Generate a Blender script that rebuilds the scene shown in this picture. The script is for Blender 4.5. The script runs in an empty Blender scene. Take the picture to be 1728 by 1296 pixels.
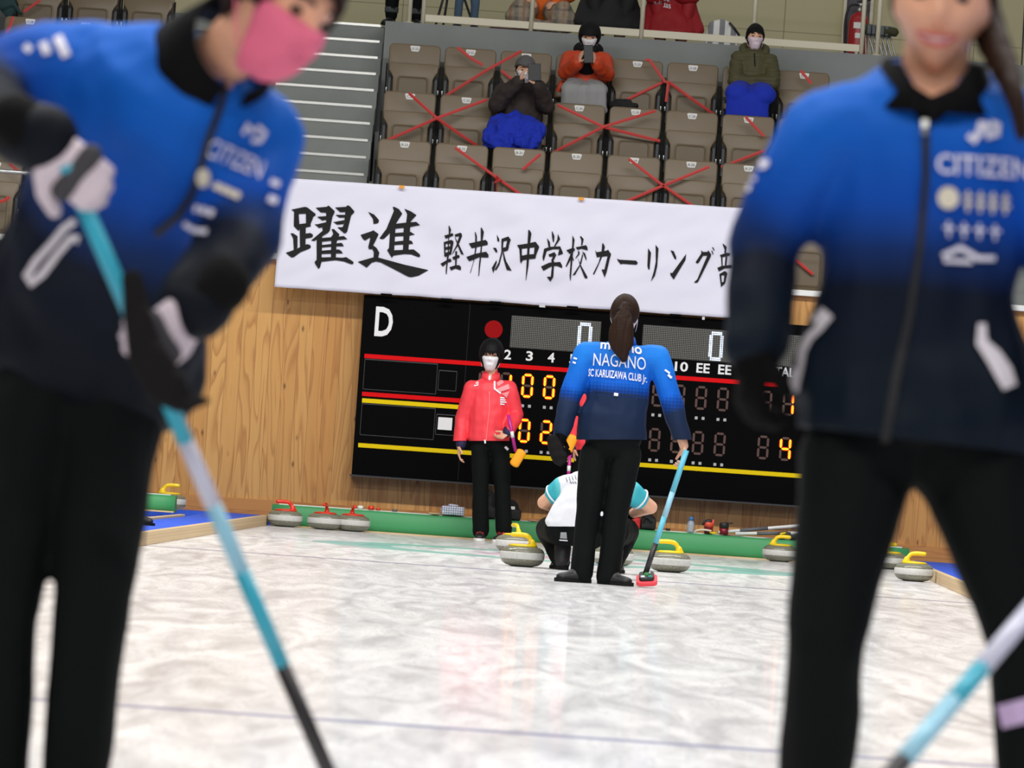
import bpy, bmesh, math, random
from math import sin, cos, pi, radians, tan, atan, sqrt, floor
from mathutils import Vector, Matrix, noise, geometry
from mathutils.bvhtree import BVHTree
import numpy as np
random.seed(7)
SC = bpy.context.scene
COL = SC.collection
# ------------------------------------------------------------------ camera, world, lights, exposure
F, HZ, CAMZ, ROLL = 9700.0, 121.0, 0.72, radians(4.0)
PITCH = atan(HZ / F)
CAM = Vector((0, 0, CAMZ))
cam_d = bpy.data.cameras.new('camera')
cam = bpy.data.objects.new('camera', cam_d); COL.objects.link(cam)
cam_d.sensor_width = 36.0; cam_d.lens = F / 1728 * 36.0
cam_d.clip_end = 200
cam.matrix_world = Matrix.Translation(CAM) @ Matrix.Rotation(pi / 2 + PITCH, 4, 'X') @ Matrix.Rotation(ROLL, 4, 'Z')
cam_d.dof.use_dof = True; cam_d.dof.focus_distance = 40.0; cam_d.dof.aperture_fstop = 9.5
SC.camera = cam
SC.view_settings.view_transform = 'Standard'; SC.view_settings.look = 'None'
SC.view_settings.gamma = 1.0; SC.view_settings.use_curve_mapping = False
SC.view_settings.exposure = 0.0
SC.cycles.use_denoising = True
w = bpy.data.worlds.new('world'); SC.world = w; w.use_nodes = True
w.node_tree.nodes['Background'].inputs[0].default_value = (0.95, 0.98, 1.0, 1)
w.node_tree.nodes['Background'].inputs[1].default_value = 0.13
def area(name, x, y, z, sx, sy, power, tilt=0, col=(1, .985, .96)):
    l = bpy.data.lights.new(name, 'AREA'); l.shape = 'RECTANGLE'; l.size = sx; l.size_y = sy
    l.energy = power; l.color = col
    o = bpy.data.objects.new(name, l); COL.objects.link(o); o.location = (x, y, z); o.rotation_euler = (tilt, 0, 0)
    return o
for k, yy in enumerate((3, 12, 21, 30)):
    area('ceiling_light', 0, yy, 8.5, 16, .5, 950 if yy < 5 else 1150)
area('ceiling_light', 0, 39.5, 8.6, 16, .45, 1500, radians(18))
area('ceiling_light', 0, 54.5, 9.0, 16, .5, 70)
# ------------------------------------------------------------------ pixel <-> world
def ray(px, py):
    u, v = px - 864.0, py - 648.0
    xr = u * cos(ROLL) + v * sin(ROLL); yr = -u * sin(ROLL) + v * cos(ROLL)
    r = Vector((xr / F, 0, 0)) + Vector((0, -sin(PITCH), cos(PITCH))) * (-yr / F) + Vector((0, cos(PITCH), sin(PITCH)))
    return r
def P(px, py, Y):
    r = ray(px, py); return CAM + r * (Y / r.y)
def G(px, py, z=0.0):
    r = ray(px, py); return CAM + r * ((z - CAMZ) / r.z)
def S(Y): return F / Y
def proj(p):
    d = Vector(p) - CAM; dep = d.y * cos(PITCH) + d.z * sin(PITCH); up = d.z * cos(PITCH) - d.y * sin(PITCH)
    xr, yr = d.x / dep * F, -up / dep * F
    return 864 + xr * cos(ROLL) - yr * sin(ROLL), 648 + xr * sin(ROLL) + yr * cos(ROLL)
# ------------------------------------------------------------------ materials
def lin(c):
    f = lambda v: v / 12.92 if v <= .04045 else ((v + .055) / 1.055) ** 2.4
    return (f(c[0] / 255), f(c[1] / 255), f(c[2] / 255), 1)
MATS = {}
def mat(name, rgb, rough=.6, metal=0.0, emit=0, spec=.5, bump=0, bscale=200, var=0, vscale=8, coat=0, trans=0, sheen=0):
    if name in MATS: return MATS[name]
    m = bpy.data.materials.new(name); m.use_nodes = True; MATS[name] = m
    nt = m.node_tree; b = nt.nodes['Principled BSDF']
    b.inputs['Base Color'].default_value = lin(rgb); b.inputs['Roughness'].default_value = rough
    b.inputs['Metallic'].default_value = metal; b.inputs['Specular IOR Level'].default_value = spec
    b.inputs['Coat Weight'].default_value = coat; b.inputs['Transmission Weight'].default_value = trans
    b.inputs['Sheen Weight'].default_value = sheen
    if emit:
        b.inputs['Emission Color'].default_value = lin(rgb); b.inputs['Emission Strength'].default_value = emit
    tc = nt.nodes.new('ShaderNodeTexCoord')
    n = nt.nodes.new('ShaderNodeTexNoise'); n.inputs['Scale'].default_value = vscale; n.inputs['Detail'].default_value = 4
    nt.links.new(tc.outputs['Object'], n.inputs['Vector'])
    if var:
        mx = nt.nodes.new('ShaderNodeMix'); mx.data_type = 'RGBA'; mx.blend_type = 'MULTIPLY'
        mx.inputs['A'].default_value = lin(rgb); mx.inputs['Factor'].default_value = 1
        cr = nt.nodes.new('ShaderNodeValToRGB')
        cr.color_ramp.elements[0].position = .3; cr.color_ramp.elements[1].position = .7
        cr.color_ramp.elements[0].color = (1 - var, 1 - var, 1 - var, 1)
        nt.links.new(n.outputs['Fac'], cr.inputs['Fac']); nt.links.new(cr.outputs['Color'], mx.inputs['B'])
        nt.links.new(mx.outputs['Result'], b.inputs['Base Color'])
    if bump:
        n2 = nt.nodes.new('ShaderNodeTexNoise'); n2.inputs['Scale'].default_value = bscale
        nt.links.new(tc.outputs['Object'], n2.inputs['Vector'])
        bp = nt.nodes.new('ShaderNodeBump'); bp.inputs['Strength'].default_value = bump; bp.inputs['Distance'].default_value = .01
        nt.links.new(n2.outputs['Fac'], bp.inputs['Height']); nt.links.new(bp.outputs['Normal'], b.inputs['Normal'])
    return m
class NT:
    """small helper for building node graphs"""
    def __init__(s, name):
        s.m = bpy.data.materials.new(name); s.m.use_nodes = True; s.t = s.m.node_tree
        s.b = s.t.nodes['Principled BSDF']; MATS[name] = s.m
    def n(s, typ, **kw):
        nd = s.t.nodes.new(typ)
        for k, v in kw.items(): setattr(nd, k, v)
        return nd
    def l(s, a, b): s.t.links.new(a, b)
    def math(s, op, a, b=None, c=None):
        nd = s.n('ShaderNodeMath', operation=op)
        for i, v in enumerate((a, b, c)):
            if v is None: continue
            if isinstance(v, (int, float)): nd.inputs[i].default_value = v
            else: s.l(v, nd.inputs[i])
        return nd.outputs[0]
    def mix(s, fac, a, b, blend='MIX'):
        nd = s.n('ShaderNodeMix', data_type='RGBA', blend_type=blend)
        for k, v in (('Factor', fac), ('A', a), ('B', b)):
            if isinstance(v, (int, float)): nd.inputs[k].default_value = v
            elif isinstance(v, tuple): nd.inputs[k].default_value = v
            else: s.l(v, nd.inputs[k])
        return nd.outputs['Result']
    def ramp(s, fac, stops):
        nd = s.n('ShaderNodeValToRGB'); e = nd.color_ramp.elements
        while len(e) < len(stops): e.new(.5)
        for i, (p, c) in enumerate(stops):
            e[i].position = p; e[i].color = c if isinstance(c, tuple) else (c, c, c, 1)
        s.l(fac, nd.inputs['Fac']); return nd.outputs['Color']
    def pos(s):
        g = s.n('ShaderNodeNewGeometry'); sp = s.n('ShaderNodeSeparateXYZ'); s.l(g.outputs['Position'], sp.inputs[0]); return sp.outputs
    def vec(s, x, y, z):
        c = s.n('ShaderNodeCombineXYZ')
        for i, v in enumerate((x, y, z)):
            if isinstance(v, (int, float)): c.inputs[i].default_value = v
            else: s.l(v, c.inputs[i])
        return c.outputs[0]
    def noise(s, vec, scale, detail=3, rough=.5, dist=0, out='Fac'):
        n = s.n('ShaderNodeTexNoise'); n.inputs['Scale'].default_value = scale; n.inputs['Detail'].default_value = detail
        n.inputs['Roughness'].default_value = rough; n.inputs['Distortion'].default_value = dist
        s.l(vec, n.inputs['Vector']); return n.outputs[out]
    def bump(s, h, strength, dist=.01):
        b = s.n('ShaderNodeBump'); b.inputs['Strength'].default_value = strength; b.inputs['Distance'].default_value = dist
        s.l(h, b.inputs['Height']); s.l(b.outputs[0], s.b.inputs['Normal'])

# ------------------------------------------------------------------ object helpers
def props(o, label=None, cat=None, group=None, kind=None):
    if label: o['label'] = label
    if cat: o['category'] = cat
    if group: o['group'] = group
    if kind: o['kind'] = kind
    return o
def empty(name, loc, label, cat, group=None):
    o = bpy.data.objects.new(name, None); o.empty_display_size = .1; COL.objects.link(o); o.location = loc
    return props(o, label, cat, group)
def wloc(o):
    v = Vector(o.location); p = o.parent
    while p: v += Vector(p.location); p = p.parent
    return v
def obj(name, src, m, parent=None, smooth=True, origin=None, bevel=0, label=None, cat=None, group=None, kind=None):
    """src: bmesh or mesh in world coordinates; linked with its origin at the parent's base (or `origin`)"""
    if isinstance(src, bmesh.types.BMesh):
        me = bpy.data.meshes.new(name); bmesh.ops.recalc_face_normals(src, faces=src.faces); src.to_mesh(me); src.free()
    else: me = src; me.name = name
    base = wloc(parent) if parent else Vector(origin if origin is not None else (0, 0, 0))
    if base.length: me.transform(Matrix.Translation(-base))
    o = bpy.data.objects.new(name, me); COL.objects.link(o)
    if parent: o.parent = parent
    else: o.location = base
    for mm in (m if isinstance(m, (list, tuple)) else [m]): me.materials.append(mm)
    if smooth:
        for p in me.polygons: p.use_smooth = True
    if bevel:
        bv = o.modifiers.new('bevel', 'BEVEL'); bv.width = bevel; bv.segments = 2; bv.limit_method = 'ANGLE'; bv.angle_limit = .6
        bv.harden_normals = False
    return props(o, label, cat, group, kind)
def B(): return bmesh.new()
def box(bm, c, s, rot=None):
    m = Matrix.Translation(Vector(c)) @ (rot.to_4x4() if rot else Matrix()) @ Matrix.Diagonal((s[0], s[1], s[2], 1))
    return bmesh.ops.create_cube(bm, size=1, matrix=m)['verts']
def frame(t, hint=None):
    t = Vector(t).normalized()
    h = Vector(hint) if hint is not None else (Vector((1, 0, 0)) if abs(t.x) < .8 else Vector((0, 1, 0)))
    a = h - t * h.dot(t)
    if a.length < 1e-5:
        h = Vector((0, 0, 1)) if abs(t.z) < .9 else Vector((0, 1, 0)); a = h - t * h.dot(t)
    a.normalize(); return t, a, t.cross(a).normalized()
def rings(bm, rs, cap=True):
    """skin a list of vertex rings"""
    for i in range(len(rs) - 1):
        n = len(rs[i])
        for k in range(n):
            bm.faces.new((rs[i][k], rs[i][(k + 1) % n], rs[i + 1][(k + 1) % n], rs[i + 1][k]))
    if cap:
        bm.faces.new(list(reversed(rs[0]))); bm.faces.new(rs[-1])
def capsule(bm, p0, p1, r0, r1, hint=None, n=14, flat=False):
    p0, p1 = Vector(p0), Vector(p1)
    r0 = (r0, r0) if isinstance(r0, (int, float)) else r0
    r1 = (r1, r1) if isinstance(r1, (int, float)) else r1
    d = p1 - p0
    if d.length < 1e-5: d = Vector((0, 0, 1e-4)); p1 = p0 + d
    t, a, b = frame(d, hint)
    out = []
    def ring(c, ra, rb): out.append([bm.verts.new(c + a * (ra * cos(2 * pi * k / n)) + b * (rb * sin(2 * pi * k / n))) for k in range(n)])
    m0, m1 = min(r0), min(r1)
    if not flat:
        for q in (85, 60, 30): 
            q = radians(q); ring(p0 - t * (m0 * sin(q)), r0[0] * cos(q), r0[1] * cos(q))
    for i in range(4):
        f = i / 3; ring(p0.lerp(p1, f), r0[0] + (r1[0] - r0[0]) * f, r0[1] + (r1[1] - r0[1]) * f)
    if not flat:
        for q in (30, 60, 85):
            q = radians(q); ring(p1 + t * (m1 * sin(q)), r1[0] * cos(q), r1[1] * cos(q))
    rings(bm, out)
def tube(bm, pts, r, n=10, hint=None, flat_ends=True):
    """smooth swept tube; r number, list, or list of (a,b)"""
    pts = [Vector(p) for p in pts]
    rr = r if isinstance(r, list) else [r] * len(pts)
    rs = []; h = hint
    for i, p in enumerate(pts):
        d = pts[min(i + 1, len(pts) - 1)] - pts[max(i - 1, 0)]
        t, a, b = frame(d, h); h = a if hint is None else hint
        q = rr[i] if isinstance(rr[i], tuple) else (rr[i], rr[i])
        rs.append([bm.verts.new(p + a * (q[0] * cos(2 * pi * k / n)) + b * (q[1] * sin(2 * pi * k / n))) for k in range(n)])
    rings(bm, rs)
def spline(pts, n=6):
    pts = [Vector(p) for p in pts]; out = []
    for i in range(len(pts) - 1):
        p0, p1, p2, p3 = pts[max(i - 1, 0)], pts[i], pts[i + 1], pts[min(i + 2, len(pts) - 1)]
        for k in range(n):
            t = k / n
            out.append(.5 * ((2 * p1) + (p2 - p0) * t + (2 * p0 - 5 * p1 + 4 * p2 - p3) * t * t + (3 * p1 - p0 - 3 * p2 + p3) * t ** 3))
    return out + [pts[-1]]
def lathe(bm, prof, c=(0, 0, 0), n=32):
    c = Vector(c); rs = []
    for r, z in prof:
        rs.append([bm.verts.new(c + Vector((max(r, 1e-4) * cos(2 * pi * k / n), max(r, 1e-4) * sin(2 * pi * k / n), z))) for k in range(n)])
    rings(bm, rs)
def prism(bm, pts, d):
    """closed polygon (list of Vectors) pushed along vector d"""
    d = Vector(d)
    v0 = [bm.verts.new(p) for p in pts]; v1 = [bm.verts.new(Vector(p) + d) for p in pts]
    n = len(pts)
    for k in range(n): bm.faces.new((v0[k], v0[(k + 1) % n], v1[(k + 1) % n], v1[k]))
    bm.faces.new(list(reversed(v0))); bm.faces.new(v1)
def rrect(x0, z0, x1, z1, r, n=4):
    out = []
    for cx, cz, a0 in ((x1 - r, z1 - r, 0), (x0 + r, z1 - r, 90), (x0 + r, z0 + r, 180), (x1 - r, z0 + r, 270)):
        for k in range(n + 1):
            a = radians(a0 + 90 * k / n); out.append((cx + r * cos(a), cz + r * sin(a)))
    return out
def mesh_eval(bm, mods):
    me = bpy.data.meshes.new('tmp'); bm.to_mesh(me); bm.free()
    o = bpy.data.objects.new('tmp', me); COL.objects.link(o)
    for typ, kw in mods:
        md = o.modifiers.new(typ, typ)
        for k, v in kw.items(): setattr(md, k, v)
    dg = bpy.context.evaluated_depsgraph_get()
    out = bpy.data.meshes.new_from_object(o.evaluated_get(dg))
    bpy.data.objects.remove(o); bpy.data.meshes.remove(me)
    return out
def blob(bm, voxel=.008, smooth=4, wr=None):
    """one continuous skin around overlapping solids; wr = (amplitude, scale vector, seed) folds"""
    me = mesh_eval(bm, [('REMESH', dict(mode='VOXEL', voxel_size=voxel)), ('SMOOTH', dict(iterations=smooth, factor=.6))])
    if wr:
        amp, sc, sd = wr
        vs = [v.co.copy() for v in me.vertices]; ns = [v.normal.copy() for v in me.vertices]
        for i, v in enumerate(me.vertices):
            c = vs[i]; q = Vector((c.x * sc[0], c.y * sc[1], c.z * sc[2] + sd))
            f = noise.noise(q) + .5 * noise.noise(q * 2.1)
            v.co = c + ns[i] * (amp * f)
    return me
def bvh(me): return BVHTree.FromPolygons([v.co.copy() for v in me.vertices], [tuple(p.vertices) for p in me.polygons])
# ------------------------------------------------------------------ lettering and prints
def text_geo(s, size=1.0, bold=0.0):
    cu = bpy.data.curves.new('t', 'FONT'); cu.body = s; cu.size = size; cu.resolution_u = 3; cu.offset = bold
    o = bpy.data.objects.new('t', cu); COL.objects.link(o)
    dg = bpy.context.evaluated_depsgraph_get(); dg.update()
    me = bpy.data.meshes.new_from_object(o.evaluated_get(dg)); bpy.data.objects.remove(o)
    vs = [(v.co.x, v.co.y) for v in me.vertices]; fs = [tuple(p.vertices) for p in me.polygons]
    bpy.data.meshes.remove(me)
    if vs:
        x0 = min(v[0] for v in vs); x1 = max(v[0] for v in vs); y0 = min(v[1] for v in vs); y1 = max(v[1] for v in vs)
        vs = [((x - x0) / max(x1 - x0, 1e-6), (y - y0) / max(y1 - y0, 1e-6)) for x, y in vs]   # unit box
    return vs, fs
def wtext(bm, s, c, wd, ht, bold=0.0):
    """upright lettering in the XZ plane, centred on c, width wd, height ht"""
    vs, fs = text_geo(s, bold=bold); c = Vector(c)
    bv = [bm.verts.new(c + Vector(((x - .5) * wd, 0, (y - .5) * ht))) for x, y in vs]
    for f in fs:
        try: bm.faces.new([bv[i] for i in f])
        except ValueError: pass
def fatten(bm, d):
    bm.normal_update(); bmesh.ops.solidify(bm, geom=bm.faces[:], thickness=d)
def tri_px(poly):
    t = geometry.tessellate_polygon([[Vector((x, y, 0)) for x, y in poly]])
    return [(x, y) for x, y in poly], [tuple(f) for f in t]
def strip_px(pts, wd):
    """ribbon of width wd (number or list) along a pixel polyline"""
    pts = [Vector((p[0], p[1])) for p in pts]; vs = []; fs = []
    for i, p in enumerate(pts):
        d = (pts[min(i + 1, len(pts) - 1)] - pts[max(i - 1, 0)]).normalized(); nrm = Vector((-d.y, d.x))
        q = (wd[i] if isinstance(wd, list) else wd) / 2
        vs += [tuple(p + nrm * q), tuple(p - nrm * q)]
        if i: fs.append((2 * i - 2, 2 * i - 1, 2 * i + 1, 2 * i))
    return vs, fs
def text_px(s, quad, bold=0.0):
    """lettering fitted in the pixel quad (bottom-left, bottom-right, top-right, top-left), bowed if a 5th value"""
    vs, fs = text_geo(s, bold=bold); bl, br, tr, tl = [Vector(q) for q in quad[:4]]; bow = quad[4] if len(quad) > 4 else 0
    out = []
    for x, y in vs:
        p = bl.lerp(br, x).lerp(tl.lerp(tr, x), y); p.y += bow * (1 - (2 * x - 1) ** 2); out.append(tuple(p))
    return out, fs
def decal(name, geos, trees, m, parent, off=.003, cuts=1, label=None, rayf=None):
    """thin print lying on the surface that the rays through the given pixels meet"""
    bm = B()
    for vs, fs in geos:
        bv = [bm.verts.new((x, y, 0)) for x, y in vs]
        for f in fs:
            try: bm.faces.new([bv[i] for i in f])
            except ValueError: pass
    if cuts: bmesh.ops.subdivide_edges(bm, edges=bm.edges[:], cuts=cuts, use_grid_fill=True)
    bad = []
    for v in bm.verts:
        d = ray(v.co.x, v.co.y).normalized(); best = None
        for t in trees:
            h = t.ray_cast(CAM, d)
            if h[0] is not None and (best is None or h[3] < best[3]): best = h
        if best is None: bad.append(v); continue
        nr = best[1] if best[1].dot(d) < 0 else -best[1]
        v.co = best[0] + nr * off * .5 - d * off
    if bad: bmesh.ops.delete(bm, geom=bad, context='VERTS')
    me = bpy.data.meshes.new(name); bm.to_mesh(me); bm.free()
    # turn every face towards the viewer's side
    return obj(name, me, m, parent, smooth=False, label=label)
# ------------------------------------------------------------------ setting materials
def ice_material():
    q = NT('ice'); x, y, z = q.pos()
    v = q.vec(q.math('MULTIPLY', x, 5.0), q.math('MULTIPLY', y, .62), 0)
    n1 = q.noise(v, 1.0, 3, .55, 1.5); n2 = q.noise(q.vec(q.math('MULTIPLY', x, 1.4), q.math('MULTIPLY', y, .3), 3), 1.0, 2)
    base = q.ramp(n1, [(.32, lin((194, 194, 195))), (.47, lin((216, 216, 216))), (.62, lin((233, 233, 232)))])
    base = q.mix(q.math('MULTIPLY', n2, .14), base, lin((228, 216, 220)))
    # thin dark scratches left by sweeping
    v2 = q.vec(q.math('MULTIPLY', x, 7.0), q.math('MULTIPLY', y, .85), 7)
    sc = q.noise(v2, 1.0, 2, .5, 3.5); sc = q.math('SUBTRACT', 1.0, q.math('MULTIPLY', q.math('ABSOLUTE', q.math('SUBTRACT', sc, .5)), 26.0))
    sc = q.math('MULTIPLY', q.math('MAXIMUM', sc, 0.0), .30)
    base = q.mix(sc, base, lin((150, 150, 156)))
    # painted rings and lines under the ice
    dx = q.math('SUBTRACT', x, .45); dy = q.math('SUBTRACT', y, 42.0)
    r = q.math('SQRT', q.math('ADD', q.math('MULTIPLY', dx, dx), q.math('MULTIPLY', dy, dy)))
    def band(v, lo, hi): return q.math('MULTIPLY', q.math('GREATER_THAN', v, lo), q.math('LESS_THAN', v, hi))
    base = q.mix(q.math('MULTIPLY', band(r, 1.25, 1.83), .85), base, lin((120, 182, 172)))
    base = q.mix(q.math('MULTIPLY', band(r, .15, .61), .5), base, lin((205, 130, 160)))
    for yy, hw, c, f in ((42.0, .05, (110, 100, 170), .7), (36.0, .11, (96, 90, 140), .65), (15.0, .07, (120, 124, 165), .75), (43.9, .02, (90, 140, 140), .6)):
        base = q.mix(q.math('MULTIPLY', band(y, yy - hw, yy + hw), f), base, lin(c))
    q.l(base, q.b.inputs['Base Color'])
    q.b.inputs['IOR'].default_value = 1.31; q.b.inputs['Specular IOR Level'].default_value = .12
    q.b.inputs['Coat Weight'].default_value = .34; q.b.inputs['Coat Roughness'].default_value = .07; q.b.inputs['Coat IOR'].default_value = 1.31
    q.l(q.ramp(n1, [(.3, .35), (.7, .5)]), q.b.inputs['Roughness'])
    pb = q.noise(q.vec(q.math('MULTIPLY', x, 60.0), q.math('MULTIPLY', y, 60.0), 0), 1.0, 2)
    q.bump(q.math('ADD', q.math('MULTIPLY', pb, .15), n1), .10, .02)
    return q.m
def wood_material(name, wd, horiz=False, tint=((200, 144, 74), (158, 98, 42), (220, 170, 98))):
    q = NT(name); x, y, z = q.pos()
    if horiz: x, z = z, x
    k = q.math('FLOOR', q.math('DIVIDE', q.math('ADD', x, 50.0), wd))
    wn = q.n('ShaderNodeTexWhiteNoise', noise_dimensions='1D'); q.l(k, wn.inputs['W']); rnd = wn.outputs['Value']
    off = q.math('MULTIPLY', rnd, 37.0)
    v = q.vec(q.math('MULTIPLY', x, 1.0), 0, q.math('ADD', q.math('MULTIPLY', z, .10), off))
    ring = q.noise(v, 6.0, 2, .4, .6); ring = q.math('FRACT', q.math('MULTIPLY', ring, 9.0))
    fine = q.noise(q.vec(q.math('MULTIPLY', x, 160.0), 0, q.math('ADD', q.math('MULTIPLY', z, 3.0), off)), 1.0, 3)
    base = q.mix(rnd, lin(tint[0]), lin(tint[2]))
    base = q.mix(q.math('MULTIPLY', q.ramp(ring, [(.0, 0.), (.55, .12), (.88, .85), (1., .1)]), .75), base, lin(tint[1]))
    base = q.mix(q.math('MULTIPLY', fine, .35), base, lin(tint[1]))
    vo = q.n('ShaderNodeTexVoronoi'); vo.inputs['Scale'].default_value = 1.0
    q.l(q.vec(q.math('MULTIPLY', x, 7.5), rnd, q.math('ADD', q.math('MULTIPLY', z, 3.0), off)), vo.inputs['Vector'])
    base = q.mix(q.ramp(vo.outputs['Distance'], [(.04, .85), (.075, .3), (.13, 0.)]), base, lin((96, 56, 24)))
    seam = q.math('FRACT', q.math('DIVIDE', q.math('ADD', x, 50.0), wd))
    base = q.mix(q.math('MULTIPLY', q.math('LESS_THAN', seam, .03), .55), base, lin((90, 55, 25)))
    q.l(base, q.b.inputs['Base Color']); q.b.inputs['Roughness'].default_value = .5
    return q.m
def panel_material():
    q = NT('concourse_panel'); x, y, z = q.pos()
    a = q.math('LESS_THAN', q.math('FRACT', q.math('DIVIDE', q.math('ADD', z, .46), .62)), .012)
    b = q.math('LESS_THAN', q.math('FRACT', q.math('DIVIDE', q.math('ADD', x, 20.35), 1.9)), .005)
    base = q.mix(q.math('MAXIMUM', a, b), lin((190, 182, 144)), lin((140, 130, 100)))
    q.l(base, q.b.inputs['Base Color']); q.b.inputs['Roughness'].default_value = .6
    return q.m
def carpet_material():
    q = NT('blue_carpet'); x, y, z = q.pos()
    n = q.noise(q.vec(q.math('MULTIPLY', x, 9), q.math('MULTIPLY', y, 3), z), 1.0, 4)
    q.l(q.mix(n, lin((34, 70, 190)), lin((58, 104, 222))), q.b.inputs['Base Color']); q.b.inputs['Roughness'].default_value = .9
    return q.m
M_ice = ice_material(); M_wood = wood_material('plank_wood', .121); M_base = wood_material('baseboard_wood', .1, True, ((190, 128, 62), (160, 100, 46), (205, 146, 78)))
M_curb = wood_material('curb_wood', .3, True, ((214, 186, 142), (190, 156, 110), (226, 200, 158)))
M_panel = panel_material(); M_carpet = carpet_material()
M_grey = mat('stand_grey', (136, 140, 138), .7, var=.12, vscale=3); M_step = mat('step_grey', (132, 136, 132), .6, var=.1, vscale=4)
M_cream = mat('cream_paint', (214, 206, 182), .45); M_white = mat('white_paint', (232, 232, 228), .5)
M_steel = mat('steel', (190, 190, 186), .3, metal=1.0); M_black = mat('matte_black', (14, 14, 15), .75, spec=.25)
M_dark = mat('dark_plastic', (30, 30, 32), .5)
# ------------------------------------------------------------------ setting
YW, YB, YS = 48.95, 48.0, 48.7
def XL(Y): return -1.95 - .0225 * (48.0 - Y)
def XR(Y): return 3.40 - .031 * (48.0 - Y)
bm = B(); bmesh.ops.create_grid(bm, x_segments=1, y_segments=1, size=1, matrix=Matrix.Translation((0, 24, 0)) @ Matrix.Diagonal((16, 26, 1, 1)))
obj('floor', bm, M_ice, smooth=False, kind='structure')
def slab(name, poly, z0, z1, m):
    bm = B(); prism(bm, [Vector((x, y, z0)) for x, y in poly], (0, 0, z1 - z0))
    return obj(name, bm, m, smooth=False, kind='structure')
slab('floor_walkway', [(XL(2) - .03, 2), (XL(48.3) - .03, 48.3), (-2.47, 48.3), (-2.47, 45.0), (-3.75, 2)], .0, .07, M_carpet)
slab('floor_walkway', [(XR(2) + .03, 2), (XR(48.3) + .03, 48.3), (5.2, 48.3), (3.9, 2)], .0, .07, M_carpet)
slab('floor_walkway', [(-12, 48.3), (12, 48.3), (12, YW), (-12, YW)], .0, .07, M_carpet)
def curb(name, f, s, y0, y1):
    bm = B(); prism(bm, [Vector((f(y0), y0, 0)), Vector((f(y1), y1, 0)), Vector((f(y1) + s * .045, y1, 0)), Vector((f(y0) + s * .045, y0, 0))], (0, 0, .085))
    obj(name, bm, M_curb, smooth=False, kind='structure', bevel=.004)
curb('trim_1', XL, -1, 2, 47.95); curb('trim_2', XR, 1, 2, 47.95)
curb('trim_3', lambda y: -2.48 - .031 * (45 - y), -1, 2, 45.0)
bm = B(); box(bm, (0, YW + .1, 1.125), (26, .2, 2.25)); obj('wall_back', bm, M_wood, smooth=False, kind='structure')
bm = B(); box(bm, (0, YW - .012, .135), (26, .024, .13)); obj('baseboard_back', bm, M_base, smooth=False, kind='structure')
bm = B(); box(bm, (0, YW + .08, 2.275), (26, .3, .05)); obj('trim_4', bm, M_white, smooth=False, kind='structure', bevel=.005)
bm = B(); box(bm, (0, YW - .004, 2.235), (26, .008, .03)); obj('trim_5', bm, M_base, smooth=False, kind='structure')
ROWZ = {'A': 2.13, 'B': 2.60, 'C': 3.08, 'D': 3.57, 'E': 4.05}
ROWY = {'A': 50.2, 'B': 51.0, 'C': 51.8, 'D': 52.6, 'E': 53.4}
def terrace(name, x0, x1, rows):
    prof = [(49.2, 1.6)]
    for r in rows:
        z = ROWZ[r]; y = ROWY[r] - .42
        prof += [(y if r != 'A' else 49.2, prof[-1][1] if r != 'A' else z)] if r == 'A' else [(y, prof[-1][1])]
        prof += [(y, z)] if r != 'A' else []
    prof += [(ROWY[rows[-1]] + .5, prof[-1][1]), (ROWY[rows[-1]] + .5, 1.6)]
    bm = B(); prism(bm, [Vector((x0, y, z)) for y, z in prof], (x1 - x0, 0, 0))
    obj(name, bm, M_grey, smooth=False, kind='structure')
XA0, XA1 = -2.36, -1.40
terrace('floor_stand', XA1, 9, 'ABCD'); terrace('floor_stand', -9, XA0, 'ABCDE')
bm = B(); box(bm, (3.8, 53.15, 4.05), (10.4, .12, 1.2)); obj('wall_parapet', bm, M_grey, smooth=False, kind='structure')
slab('floor_concourse', [(XA1, 53.21), (9, 53.21), (9, 57.2), (-9, 57.2), (-9, 53.92), (XA1, 53.92)], 4.5, 4.65, M_step)
bm = B(); box(bm, (0, 57.3, 6.2), (24, .2, 3.4)); obj('wall_concourse', bm, M_panel, smooth=False, kind='structure')
prof = [(49.2, 1.6)]; nos = []
for k in range(0, 17):
    z = 4.47 - (15 - k) * .168; y = 49.4 + .267 * k
    prof += [(y, prof[-1][1]), (y, z)]; nos.append((y, z))
prof += [(53.9, prof[-1][1]), (53.9, 1.6)]
bm = B(); prism(bm, [Vector((XA0, y, z)) for y, z in prof], (XA1 - XA0 - .02, 0, 0)); obj('floor_stair', bm, M_step, smooth=False, kind='structure')
bm = B()
for y, z in nos: box(bm, ((XA0 + XA1) / 2 - .02, y + .012, z + .004), (XA1 - XA0 - .06, .045, .022))
obj('trim_6', bm, M_steel, smooth=False, kind='structure')
# fire-extinguisher recess
e0, e1 = P(1423, 60, 57.1).x, P(1468, 60, 57.1).x
bm = B(); box(bm, ((e0 + e1) / 2, 57.19, 5.6), (e1 - e0, .03, 1.95)); obj('wall_niche', bm, mat('niche_grey', (92, 88, 98), .7), smooth=False, kind='structure')
bm = B()
for x in (e0, e1): box(bm, (x, 57.16, 5.6), (.03, .09, 1.95))
obj('trim_7', bm, M_cream, smooth=False, kind='structure')
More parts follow.
